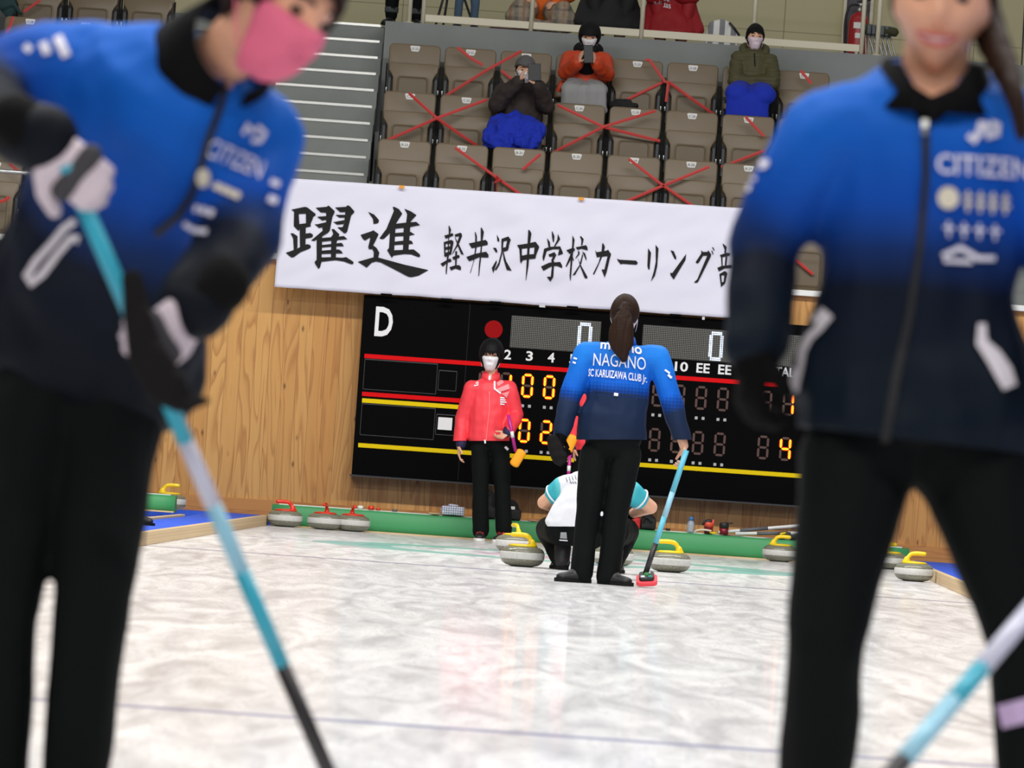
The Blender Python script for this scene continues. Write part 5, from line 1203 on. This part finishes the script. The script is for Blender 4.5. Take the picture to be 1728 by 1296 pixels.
for dx, dz, m in ((-.022, -.03, M_print), (.02, -.03, mat('plate_teal', (40, 150, 130), .5)), (.012, .03, M_print)): 
    bm = B(); box(bm, e + ang @ V3((dx, dz, .05)), (.022, .022, .004), ang); obj('plate_mark', bm, m, hd, smooth=False)
# ---- the girl in the red jacket -------------------------------------------------------------------
Y = 47.55
def red_girl(p, mj, twist=0): pass
p = Person('girl in bright red jacket and white mask standing before the scoreboard', Y, dict(hd=(829, 600), nk=(829, 629, .03), ch=(826, 660, .02), wa=(824, 703), pe=(825, 738),
    shl=(797, 655), ell=(781, 706, .03), wrl=(775, 752, -.02), shr=(858, 656), elr=(871, 700, .02), wrr=(857, 729, -.18),
    hil=(811, 757), knl=(811, 826), anl=(811, 896, .02), hir=(843, 757), knr=(848, 826), anr=(850, 894, .02)), (-.08, -1, -.08), (.02, 0, 1), 1.03)
hL = dict(wr=p.J['wrl'], d=(.05, -.1, -1), n=(1, 0, 0), side=1, curl=30, k=.95); hR = dict(wr=p.J['wrr'], d=(-.6, -.3, -.5), n=(-.3, -.5, .6), side=1, curl=55, k=.95)
TG = [(.165, .115), (.145, .105), (.16, .11)]
p.body(TG, arm=(.042, .036, .027), leg=(.075, .055, .04), hands=[hL, hR]); J = p.J
M_rj = mat('jacket_red', (240, 60, 72), .55, bump=.06, bscale=200)
p.jacket([(.178, .125), (.168, .122), (.172, .115)], M_rj, arm=(.072, .064, .052), wr=(.009, (9, 9, 8), 7), collar=.055, extra=[(P(824, 715, Y), P(826, 752, Y), (.17, .122), (.155, .118))])
cut(p.jk.data, p.jk.data.vertices[0].co * 0 + (P(825, 744, Y) - wloc(p.jk)), (.07, 0, -1))
p.trousers([(.165, .12), (.15, .11), (.16, .11)], leg=(.084, .068, .070), wr=(.006, (9, 9, 5), 14))
p.shoes(dict(l=(-.05, -1, 0), r=(-.35, -1, 0)), M_dark, sole=M_white, L=.25, lace=mat('lace_red', (216, 30, 40), .7))
collar(p.r, J['nk'].lerp(J['ch'], .30), (0, .05, 1), (-.05, -1, 0), .082, .072, .06, gap=12, m=M_rj, dip=.7)
h = p.h; h.face(p.r, mouth=False, closed=True); h.mask(p.r, M_mask)
h.hair(p.r, M_hair, line=((0, .030), (30, .026), (40, -.01), (52, -.08), (90, -.115), (180, -.12)), thick=.030, nz=(.006, 16, 4)); bangs(h, p.r, M_hair, out=.024, z1=.018, spread=48)
T = [p.jt]; M_pk = mat('print_pink', (250, 150, 156), .6)
decal('zip', [strip_px([(826, 640), (826, 690), (820, 744)], 1.6)], T, mat('zip_pink', (250, 110, 116), .5), p.jk, off=.006)
decal('zip_pull', [strip_px([(826, 634), (826, 642)], 3), strip_px([(818, 742), (819, 748)], 2.5)], T, PW, p.jk, off=.010)
decal('chest_mark', [strip_px([(803, 648), (808, 641), (806, 650), (800, 651)], 2)], T, PW, p.jk, off=.006)
decal('chest_mark', [strip_px([(834.5, 642), (834.5, 656), (845, 664)], 3)], T, PW, p.jk, off=.006)
decal('chest_pattern', [tri_px([(838, 646), (852, 638), (860, 640), (840, 652)]), tri_px([(839, 656), (858, 648), (860, 656), (842, 662)]), tri_px([(846, 664), (860, 660), (855, 672)])], T, M_pk, p.jk, off=.006)
decal('lettering', [strip_px([(844, 671 + k * 3.6), (851 + (k % 3) * 1.6, 671.6 + k * 3.6)], 2.2) for k in range(4)], T, PW, p.jk, off=.006)
bm = B(); d = (J['wrl'] - J['ell']).normalized(); capsule(bm, J['wrl'] - d * .07 + V3((.012, 0, 0)), J['wrl'] - d * .012 + V3((.012, 0, 0)), .046, .044); obj('cuff', blob(bm, .006, 2), mat('cuff_navy', (28, 26, 66), .7), p.r)
bm = B(); d = (J['wrr'] - J['elr']).normalized(); capsule(bm, J['wrr'] - d * .07, J['wrr'] - d * .0, .05, .045); obj('cuff', blob(bm, .006, 2), MATS['cuff_navy'], p.r)
decal('trouser_mark', [strip_px([(852, 754), (857, 759)], 4)], [p.tt], PW, p.r, off=.006)
def pink_broom(a, b, c, label, oh):
    r = empty('curling_broom', P(*c), label, 'broom'); bm = B(); tube(bm, [P(*a), P(*b)], .014, n=12); obj('shaft', bm, mat('shaft_magenta', (186, 30, 140), .35), r)
    bm = B(); a1, b1 = P(*a), P(*b); tube(bm, [a1.lerp(b1, .45), a1.lerp(b1, .62)], .0152, n=12); obj('shaft_label', bm, M_white, r)
    bm = B(); q0, q1 = P(*oh[0]), P(*oh[1]); capsule(bm, q0, q1, (.042, .022), (.042, .022), hint=(1, 0, .3)); obj('broom_head', bm, mat('head_orange', (255, 168, 20), .55), r); return r
pink_broom((858, 700, Y - .22), (870, 762, Y - .2), (873, 774, Y - .2), 'magenta broom with orange head tucked under the arm of the girl in red', ((880, 763, Y - .2), (868, 783, Y - .2)))
# ---- second red jacket, almost hidden -------------------------------------------------------------
Y = 47.5
p = Person('person in red jacket almost hidden behind the woman seen from behind', Y, dict(hd=(1008, 612), nk=(1006, 640, .02), ch=(1004, 668), wa=(1002, 712), pe=(1000, 748),
    shl=(974, 663), ell=(971, 712), wrl=(970, 756), shr=(1036, 666), elr=(1046, 715), wrr=(1044, 756), hil=(988, 765), knl=(972, 835), anl=(968, 908), hir=(1016, 768), knr=(1018, 836), anr=(1018, 908)), (0, -1, -.1), (0, 0, 1), .95)
p.body(TG, arm=(.042, .036, .027), leg=(.075, .055, .04), hands=[dict(wr=p.J['wrl'], d=(0, -.1, -1), n=(1, 0, 0), side=1, curl=50, k=.95), dict(wr=p.J['wrr'], d=(0, -.1, -1), n=(-1, 0, 0), side=-1, curl=30, k=.95)])
p.jacket([(.17, .122), (.16, .118), (.165, .115)], M_rj, arm=(.066, .06, .05), wr=(.009, (9, 9, 8), 9), collar=.055); p.trousers([(.165, .12), (.15, .11), (.16, .11)], leg=(.084, .068, .070)); p.shoes(dict(l=(-.1, -1, 0), r=(.2, -1, 0)), M_dark, sole=M_white)
p.h.face(p.r, mouth=False); p.h.mask(p.r, M_mask); p.h.hair(p.r, M_hair)
bm = B(); capsule(bm, p.J['wrl'] + V3((0, 0, .06)), p.J['wrl'] + V3((0, 0, .01)), .05, .046); obj('cuff', bm, MATS['cuff_navy'], p.r)
pink_broom((958, 820, Y - .2), (962, 765, Y - .2), (962, 748, Y - .2), 'orange headed broom held upside down behind the dark overshoe', ((967, 738, Y - .2), (958, 759, Y - .2)))
# ---- the crouching player -------------------------------------------------------------------------
Y = 37.5
p = Person('player in white and turquoise shirt crouching with elbows out, seen from behind', Y, dict(hd=(1008, 788, .26), nk=(1006, 806, .14), ch=(1003, 824, .08), wa=(994, 862, .0), pe=(988, 892, .0),
    shl=(952, 822, .08), ell=(918, 848, .16), wrl=(948, 862, .42), shr=(1062, 829, .08), elr=(1098, 856, .16), wrr=(1062, 868, .40), hil=(948, 893, .02), knl=(926, 893, .38), anl=(948, 948, .12), hir=(1034, 897, .02), knr=(1056, 897, .38), anr=(1036, 952, .12)), (0, .9, -.45), (0, .4, 1))
p.body([(.17, .12), (.15, .11), (.17, .11)], arm=(.052, .045, .03), hands=[dict(wr=p.J['wrl'], d=(.7, .7, .1), n=(.3, -.2, -1), side=1, curl=35), dict(wr=p.J['wrr'], d=(-.7, .7, .1), n=(-.3, -.2, -1), side=-1, curl=35)])
J = p.J; M_sh = gradmat('shirt_white_turquoise', [(.0, lin((232, 234, 240))), (.42, lin((232, 234, 240))), (.45, lin((110, 204, 210))), (.9, lin((64, 176, 190))), (1, lin((64, 176, 190)))])
sg = [(tuple(J['pe']), tuple(J['nk']), 0, 0, .2)] + [(tuple(J['sh' + k].lerp(J['ch'], .25)), tuple(J['sh' + k].lerp(J['el' + k], .55)), .45, 1.3, .085) for k in 'lr']
p.jacket([(.27, .155), (.235, .145), (.19, .125)], M_sh, arm=(.078, .07, .06), wr=(.008, (9, 9, 9), 15), sleeve=.42, collar=.06, grad=sg, name='shirt')
cut(p.jk.data, P(992, 888, Y) - wloc(p.jk), (.07, 0, -1))
for k in 'lr':
    bm = B(); a = J['sh' + k].lerp(J['el' + k], .50); d = (J['el' + k] - J['sh' + k]).normalized(); t, u, v = frame(d); ring = [a + (u * cos(q * pi / 12) + v * sin(q * pi / 12)) * .070 for q in range(25)]; tube(bm, ring, .006, n=8); obj('sleeve_edge', bm, PW, p.r)
p.trousers([(.185, .15), (.17, .13), (.17, .11)], leg=(.112, .088, .06), wr=(.006, (9, 9, 7), 16)); p.shoes(dict(l=(-.25, 1, 0), r=(.25, 1, 0)), M_dark)
for k in 'lr':
    bm = B(); capsule(bm, (J['an' + k].x, J['an' + k].y - .03, .06), (J['an' + k].x, J['an' + k].y, .15), .052, .058); obj('boot_shaft', blob(bm, .007, 2), M_dark, p.r)
p.h.face(p.r); p.h.mask(p.r, M_mask); p.h.hair(p.r, M_hair)
bm = B(); capsule(bm, J['wrr'].lerp(J['elr'], .1), J['wrr'], .04, .036); capsule(bm, J['wrr'], J['wrr'] + V3((-.06, .05, 0)), .038, .03); obj('glove', blob(bm, .006, 2), MATS['glove_black'], p.r)
T = [p.jt]; M_gp = mat('print_grey', (120, 122, 130), .6)
decal('lettering', [strip_px([(955 + k * 5, 806 - k * 1.4), (957.5 + k * 5, 813 - k * 1.4)], 1.6) for k in range(4)] + [strip_px([(962 + k * 4, 813), (965 + k * 4, 816)], 2) for k in range(3)], T, M_gp, p.jk, off=.005)
decal('lettering', [strip_px([(1015 + k * .6, 806 + k * 8), (1021 + k * .6, 808 + k * 8)], 2.4) for k in range(5)], T, M_gp, p.jk, off=.005)
decal('trouser_patch', [tri_px([(946, 898), (956, 898), (957, 909), (945, 908)])], [p.tt], mat('patch_grey', (150, 152, 156), .6), p.r, off=.005)
decal('trouser_patch', [strip_px([(944, 911), (958, 912)], 2)], [p.tt], PW, p.r, off=.005)
# ---- spectators -----------------------------------------------------------------------------------
def blanket(px, Y, label, caps, m, wr=(.015, (9, 9, 9), 3)):
    bm = B()
    for a, b, ra, rb in caps: capsule(bm, P(*a), P(*b), ra, rb, hint=(1, 0, 0))
    return obj('blanket', blob(bm, .011, 4, wr), m, origin=P(*px, Y), label=label, cat='blanket')
M_blue = mat('blanket_blue', (12, 44, 176), .85); M_tab = mat('device_black', (16, 17, 19), .4)
Y = 51.75
p = Person('man in dark brown jacket holding up a tablet in seat C-31', Y, dict(hd=(886, 119), nk=(884, 142, .03), ch=(880, 160, .02), wa=(878, 195), pe=(876, 222), shl=(850, 156), ell=(838, 176, -.14), wrl=(876, 136, -.30), shr=(911, 160), elr=(921, 178, -.14), wrr=(907, 144, -.30),
    hil=(862, 226, -.05), knl=(852, 226, -.42), anl=(850, 302, -.40), hir=(892, 228, -.05), knr=(900, 228, -.42), anr=(900, 304, -.40)), (.1, -1, -.12), (0, 0, 1))
p.body(TB, hands=[dict(wr=p.J['wrl'], d=(.35, -.25, .85), n=(.7, .1, -.2), side=-1, curl=30), dict(wr=p.J['wrr'], d=(-.4, -.2, .85), n=(-.6, .2, 0), side=1, curl=35)])
p.jacket([(.20, .15), (.20, .15), (.20, .14)], mat('jacket_brown', (46, 36, 32), .8), arm=(.088, .084, .062), wr=(.014, (9, 9, 9), 2), collar=.06); p.trousers(TB, leg=(.098, .08, .065), m=mat('trouser_grey', (62, 66, 70), .8)); p.shoes(dict(l=(0, -1, 0), r=(0, -1, 0)), M_dark, z=ROWZ['C'])
h = p.h; h.face(p.r, mouth=False); h.mask(p.r, M_mask); h.hair(p.r, M_hair)
bm = B(); 
hat = h.hair(p.r, mat('cap_grey', (88, 86, 86), .8), line=((0, .045), (60, .04), (100, .02), (180, .0)), thick=.026, name='cap'); bm = B(); capsule(bm, h.w((-.03, -.10, .05)), h.w((.03, -.10, .05)), (.045, .008), (.045, .008), hint=h.M @ V3((0, 1, 0))); obj('brim', bm, MATS['cap_grey'], hat)
c = P(902, 122, Y - .36); r = empty('tablet', c, 'black tablet held up by the man in the brown jacket', 'tablet'); rt = Matrix.Rotation(radians(-6), 3, 'Y'); bm = B(); box(bm, c, (.115, .012, .155), rt); obj('case', bm, M_tab, r, smooth=False, bevel=.004); bm = B(); box(bm, c + V3((-.045, -.008, .06)), (.014, .004, .025), rt); obj('lens', bm, M_board2, r, smooth=False)
blanket((870, 240), Y - .4, 'crumpled royal blue blanket over the knees of the man with a tablet', [((850, 210, Y - .25), (840, 240, Y - .50), (.13, .10), (.15, .08)), ((870, 200, Y - .22), (866, 240, Y - .46), (.11, .07), (.14, .07)), ((884, 212, Y - .3), (890, 240, Y - .52), (.13, .10), (.13, .08)), ((828, 236, Y - .42), (818, 248, Y - .45), (.06, .04), (.03, .03)), ((896, 224, Y - .36), (903, 240, Y - .46), (.06, .05), (.05, .04)), ((850, 219, Y - .43), (902, 221, Y - .43), (.11, .11), (.11, .11)), ((868, 240, Y - .48), (870, 256, Y - .48), (.15, .05), (.11, .03))], M_blue, (.03, (11, 11, 11), 4))
Y = 52.5
p = Person('person in orange jacket and black hood looking at a phone in seat D-30', Y, dict(hd=(995, 62), nk=(993, 84, .03), ch=(991, 104, .02), wa=(988, 132), pe=(986, 156), shl=(962, 98), ell=(954, 122, -.12), wrl=(975, 106, -.32), shr=(1020, 102), elr=(1024, 126, -.12), wrr=(1006, 108, -.32),
    hil=(972, 160, -.05), knl=(966, 160, -.42), anl=(964, 230, -.42), hir=(1002, 162, -.05), knr=(1008, 162, -.42), anr=(1008, 232, -.42)), (-.05, -1, -.3), (0, 0, 1))
p.body(TB, hands=[dict(wr=p.J['wrl'], d=(.3, -.3, .85), n=(.7, .2, -.1), side=-1, curl=30), dict(wr=p.J['wrr'], d=(-.3, -.3, .85), n=(-.7, .2, -.1), side=1, curl=30)])
M_or = mat('jacket_orange', (196, 64, 22), .6); p.jacket([(.19, .14), (.18, .14), (.185, .13)], M_or, arm=(.08, .072, .058), wr=(.010, (10, 10, 10), 2), collar=.06, extra=[(P(948, 140, Y), P(938, 162, Y), (.03, .05), (.02, .05))]); p.trousers(TB, leg=(.098, .08, .065)); p.shoes(dict(l=(0, -1, 0), r=(0, -1, 0)), M_dark, z=ROWZ['D'])
h = p.h; h.face(p.r, mouth=False); h.mask(p.r, M_mask); h.hair(p.r, M_black, line=((0, .03), (45, .025), (60, -.04), (80, -.10), (180, -.12)), thick=.034, name='hood')
bm = B(); capsule(bm, p.J['ch'] + V3((0, -.12, .06)), p.J['wa'] + V3((0, -.13, .05)), (.055, .03), (.07, .03), hint=(1, 0, 0)); obj('inner_shirt', bm, M_black, p.r)
bm = B(); capsule(bm, p.J['nk'] + V3((-.05, -.05, .0)), p.J['nk'] + V3((.05, -.05, 0)), .05, .05); capsule(bm, p.J['nk'] + V3((-.07, .02, .0)), p.J['nk'] + V3((.07, .02, 0)), .07, .07); obj('scarf', blob(bm, .008, 3), M_black, p.r)
c = P(993, 91, Y - .42); bm = B(); box(bm, c, (.085, .01, .165), Matrix.Rotation(radians(-5), 3, 'Y')); obj('phone', bm, M_tab, origin=c, smooth=False, bevel=.004, label='black phone held before the face of the person in orange', cat='phone')
blanket((985, 160), Y - .3, 'pale grey blanket over the lap of the person in the orange jacket', [((972, 142, Y - .1), (966, 150, Y - .5), (.10, .06), (.11, .06)), ((1002, 144, Y - .1), (1006, 152, Y - .5), (.10, .06), (.11, .06)), ((968, 152, Y - .52), (962, 190, Y - .50), (.11, .05), (.10, .04)), ((1004, 154, Y - .52), (1006, 190, Y - .50), (.11, .05), (.11, .04)), ((986, 150, Y - .5), (984, 190, Y - .49), (.12, .04), (.12, .03))], mat('blanket_grey', (150, 150, 150), .9), (.010, (14, 14, 3), 4))
Y = 52.5
p = Person('boy in olive padded jacket with folded arms and white mask in seat D-27', Y, dict(hd=(1274, 63), nk=(1273, 86, .02), ch=(1272, 104, .02), wa=(1270, 132), pe=(1268, 154), shl=(1246, 100), ell=(1241, 136, -.13), wrl=(1284, 141, -.10), shr=(1299, 104), elr=(1304, 138, -.13), wrr=(1256, 135, -.10),
    hil=(1254, 160, -.05), knl=(1246, 162, -.40), anl=(1246, 225, -.40), hir=(1284, 162, -.05), knr=(1290, 164, -.40), anr=(1290, 228, -.40)), (.12, -1, -.05), (.02, 0, 1), .97)
p.body(TG, hands=[dict(wr=p.J['wrl'], d=(1, -.1, .1), n=(0, 1, 0), side=1, curl=25, k=.9), dict(wr=p.J['wrr'], d=(-1, .1, .1), n=(0, 1, 0), side=-1, curl=25, k=.9)])
M_ol = mat('jacket_olive', (74, 70, 40), .7); p.jacket([(.19, .14), (.19, .145), (.185, .13)], M_ol, arm=(.078, .072, .055), wr=(.012, (4, 4, 26), 2), collar=.065); p.trousers(TG, leg=(.095, .08, .065)); p.shoes(dict(l=(0, -1, 0), r=(0, -1, 0)), M_dark, z=ROWZ['D'])
h = p.h; h.face(p.r, mouth=False); h.mask(p.r, mat('mask_pinkish', (226, 206, 214), .7)); h.hair(p.r, M_hair, line=((0, .045), (45, .035), (65, .0), (100, -.05), (180, -.09)), thick=.016, nz=(.012, 5, 24)); bangs(h, p.r, M_hair, n=9, z1=.040, spread=50, out=.012)
bm = B(); c0 = p.J['nk']; tube(bm, spline([c0 + V3((-.09, -.06, -.03)), c0 + V3((-.10, .03, .03)), c0 + V3((0, .10, .05)), c0 + V3((.10, .03, .03)), c0 + V3((.09, -.06, -.03))], 6), .038); obj('hood', bm, M_ol, p.r)
decal('zip', [strip_px([(1273, 90), (1274, 112)], 2), strip_px([(1267, 145), (1267, 153)], 2)], [p.jt], M_black, p.jk, off=.006)
blanket((1265, 175), Y - .3, 'royal blue blanket over the knees of the boy in olive', [((1250, 153, Y - .1), (1244, 159, Y - .48), (.12, .10), (.12, .10)), ((1284, 155, Y - .1), (1288, 161, Y - .48), (.12, .10), (.12, .10)), ((1264, 158, Y - .3), (1264, 166, Y - .5), (.16, .06), (.17, .06)), ((1262, 166, Y - .52), (1260, 200, Y - .5), (.20, .05), (.20, .04))], M_blue, (.008, (9, 9, 4), 4))
decal_t = None
# people along the concourse rail; only their lower halves are in the frame
def standing(label, x, ytop, Y, mj, mt, ms, k=1.0, wd=.13, hemz=.78, sole=None):
    f = P(x, 40, Y); z = 4.65; H = lambda dx, hz, dy=0: (V3((f.x + dx * k, Y + dy, z + hz * k)))
    p = Person.__new__(Person); p.Y = Y; p.J = dict(hd=H(0, 1.50), nk=H(0, 1.37, .02), ch=H(0, 1.24, .01), wa=H(0, 1.02), pe=H(0, .84), shl=H(-.16, 1.28), ell=H(-.21, 1.02), wrl=H(-.2, .80, -.05), shr=H(.16, 1.28), elr=H(.21, 1.02), wrr=H(.2, .8, -.05), hil=H(-.085, .8), knl=H(-wd * .95, .44, -.02), anl=H(-wd, .08), hir=H(.085, .8), knr=H(wd * .95, .44, -.02), anr=H(wd, .08))
    p.r = empty('person', (f.x, Y, z), label, 'person'); p.hk = k; p.h = Head(p.J['hd'], (0, -1, -.1), (0, 0, 1), k); p.lat = V3((1, 0, 0)); p.plat = p.lat; p.trees = []
    sc = lambda T: [(a * k, b * k) for a, b in T]
    p.body(sc(TG), arm=(.042 * k, .036 * k, .027 * k), leg=(.07 * k, .052 * k, .04 * k), neck=.05 * k, hands=[dict(wr=p.J['wrl'], d=(0, -.1, -1), n=(1, 0, 0), side=1, k=k), dict(wr=p.J['wrr'], d=(0, -.1, -1), n=(-1, 0, 0), side=-1, k=k)], voxel=.009)
    p.jacket(sc([(.175, .125), (.16, .12), (.17, .115)]), mj, arm=(.066 * k, .06 * k, .05 * k), voxel=.011, collar=.055 * k); p.trousers(sc([(.17, .12), (.15, .11), (.16, .11)]), leg=(.085 * k, .07 * k, .06 * k), m=mt, voxel=.009, to=.93); p.shoes(dict(l=(-.35, -1, 0), r=(.2, -1, 0)), ms, sole=sole, L=.25 * k, z=z)
    p.h.face(p.r, mouth=False); p.h.mask(p.r, M_mask); p.h.hair(p.r, M_hair); return p
M_jean = mat('jeans', (70, 92, 112), .85); M_or2 = mat('fleece_orange', (232, 104, 14), .75); M_redc = mat('coat_red', (150, 12, 22), .7); M_blk = mat('coat_black', (20, 20, 22), .8)
pp = standing('person in black trousers standing by the short rail post at the stair top', 680, 0, 53.75, M_blk, M_trou, M_dark, 1.0, .115)
for k in 'lr':
    bm = B(); a = pp.J['an' + k]; capsule(bm, a + V3((0, 0, .05)), a + V3((0, 0, .1)), .064, .066, flat=True); obj('turn_up', bm, mat('turnup_grey', (70, 72, 74), .8), pp.r)
standing('child in orange top and jeans standing behind the guard rail', 786, 0, 53.95, M_or2, M_jean, M_dark, .62, .13, sole=M_white)
def sitting(label, px, Y, mj, hipz, mt, spread=.16, k=1.0, face=-.1):
    f = P(px, 40, Y); z = 4.65; H = lambda dx, hz, dy=0: (V3((f.x + dx * k, Y + dy, z + hz * k)))
    p = Person.__new__(Person); p.Y = Y; p.J = dict(hd=H(0, hipz + .66), nk=H(0, hipz + .53, .02), ch=H(0, hipz + .40, .01), wa=H(0, hipz + .18), pe=H(0, hipz + .02), shl=H(-.17, hipz + .44), ell=H(-.25, hipz + .20, -.08), wrl=H(-.13, hipz + .10, -.28), shr=H(.17, hipz + .44), elr=H(.25, hipz + .2, -.08), wrr=H(.13, hipz + .1, -.28),
        hil=H(-.09, hipz, 0), knl=H(-spread, hipz + .03, -.38), anl=H(-.10, .08, -.36), hir=H(.09, hipz, 0), knr=H(spread, hipz + .03, -.38), anr=H(.10, .08, -.36))
    p.r = empty('person', (f.x, Y, z), label, 'person'); p.hk = k; p.h = Head(p.J['hd'], (0, -1, -.1), (0, 0, 1), k); p.lat = V3((1, 0, 0)); p.plat = p.lat; p.trees = []
    p.body(TG, hands=[dict(wr=p.J['wrl'], d=(.5, -.7, -.3), n=(0, 0, -1), side=-1, curl=30), dict(wr=p.J['wrr'], d=(-.5, -.7, -.3), n=(0, 0, -1), side=1, curl=30)], voxel=.009)
    p.jacket([(.20, .15), (.19, .145), (.185, .13)], mj, arm=(.085, .08, .06), voxel=.011, wr=(.012, (9, 9, 9), px), collar=.06); p.trousers(TG, leg=(.09, .078, .06), m=mt, voxel=.009); p.shoes(dict(l=(0, -1, 0), r=(0, -1, 0)), mat('shoe_brown', (92, 66, 46), .6), z=z)
    p.h.face(p.r, mouth=False); p.h.mask(p.r, M_mask); p.h.hair(p.r, M_hair)
    return p
q = NT('plaid'); tc = q.n('ShaderNodeTexCoord'); sp = q.n('ShaderNodeSeparateXYZ'); q.l(tc.outputs['Object'], sp.inputs[0]); cc = lin((150, 138, 116))
g0, g1 = [q.math('LESS_THAN', q.math('FRACT', q.math('MULTIPLY', sp.outputs[i], 8.0)), .3) for i in (0, 2)]; g2 = q.math('LESS_THAN', q.math('FRACT', q.math('ADD', q.math('MULTIPLY', sp.outputs[0], 8.0), .4)), .18)
q.l(q.mix(q.math('MULTIPLY', g2, .6), q.mix(q.math('MULTIPLY', q.math('ADD', g0, g1), .4), cc, lin((86, 84, 84))), lin((150, 92, 66))), q.b.inputs['Base Color'])
sitting('person in bright orange fleece sitting behind the guard rail', 912, 54.3, M_or2, .26, q.m, .2)
blanket((912, 40), 53.95, 'brown plaid blanket over the knees of the person in orange fleece', [((886, 14, 54.1), (876, 32, 53.84), (.14, .12), (.14, .11)), ((940, 18, 54.1), (952, 38, 53.84), (.14, .12), (.14, .11)), ((890, 42, 53.85), (945, 46, 53.85), (.06, .08), (.06, .08))], q.m, (.010, (10, 10, 10), 2))
sitting('person in black coat sitting behind the guard rail', 1028, 54.2, M_blk, .40, M_blk, .17)
blanket((1028, 40), 53.8, 'black coat spread over the knees of the person sitting in black', [((1006, 2, 54.0), (996, 40, 53.75), (.16, .10), (.16, .07)), ((1052, 4, 54.0), (1056, 44, 53.75), (.14, .10), (.16, .07)), ((1028, 6, 53.9), (1026, 42, 53.72), (.18, .09), (.2, .06))], M_blk, (.012, (9, 9, 5), 2))
sitting('person in red coat sitting behind the guard rail', 1132, 54.2, M_redc, .42, M_redc, .15)
BL_ = blanket((1135, 40), 53.8, 'dark red blanket with white sports lettering over the knees of the person in red', [((1116, -28, 54.0), (1106, -10, 53.78), (.14, .12), (.14, .10)), ((1150, -28, 54.0), (1160, -10, 53.78), (.14, .12), (.14, .10)), ((1114, -6, 54.0), (1104, 50, 53.78), (.12, .10), (.13, .05)), ((1150, -4, 54.0), (1168, 55, 53.78), (.12, .10), (.12, .05)), ((1130, -2, 53.9), (1134, 54, 53.72), (.15, .09), (.22, .05))], M_redc, (.012, (9, 9, 5), 7))
me = BL_.data; tb = BVHTree.FromPolygons([v.co + wloc(BL_) for v in me.vertices], [tuple(f.vertices) for f in me.polygons])
decal('lettering', [text_px('adidas', ((1103, 9), (1132, 15), (1132, 5), (1104, -1)))], [tb], PW, BL_, off=.006)
decal('stripe_mark', [tri_px([(1113, -2), (1117, -1), (1114, -7), (1111, -5)]), tri_px([(1119, 0), (1123, 1), (1118, -9), (1115, -7)]), tri_px([(1125, 2), (1130, 3), (1123, -12), (1119, -10)])], [tb], PW, BL_, off=.006)
c = P(852, 50, 53.6); bm = B(); capsule(bm, c + V3((-.12, 0, -.03)), c + V3((.12, 0, -.03)), (.07, .05), (.06, .05), hint=(0, 1, 0)); obj('bag', blob(bm, .01, 3), mat('bag_wine', (64, 16, 22), .8), origin=c, label='dark wine red bag on the floor under the guard rail board', cat='bag')
bm = B(); c = P(1052, 175, 52.2); capsule(bm, P(1030, 178, 52.3), P(1070, 180, 52.3), (.09, .04), (.07, .04), hint=(0, 1, 0)); capsule(bm, P(1042, 172, 52.3), P(1062, 172, 52.3), .03, .025)
obj('black_bag', blob(bm, .009, 3, (.01, (12, 12, 12), 3)), M_blk, origin=c, label='black bag lying at the foot of seat D-29', cat='bag')
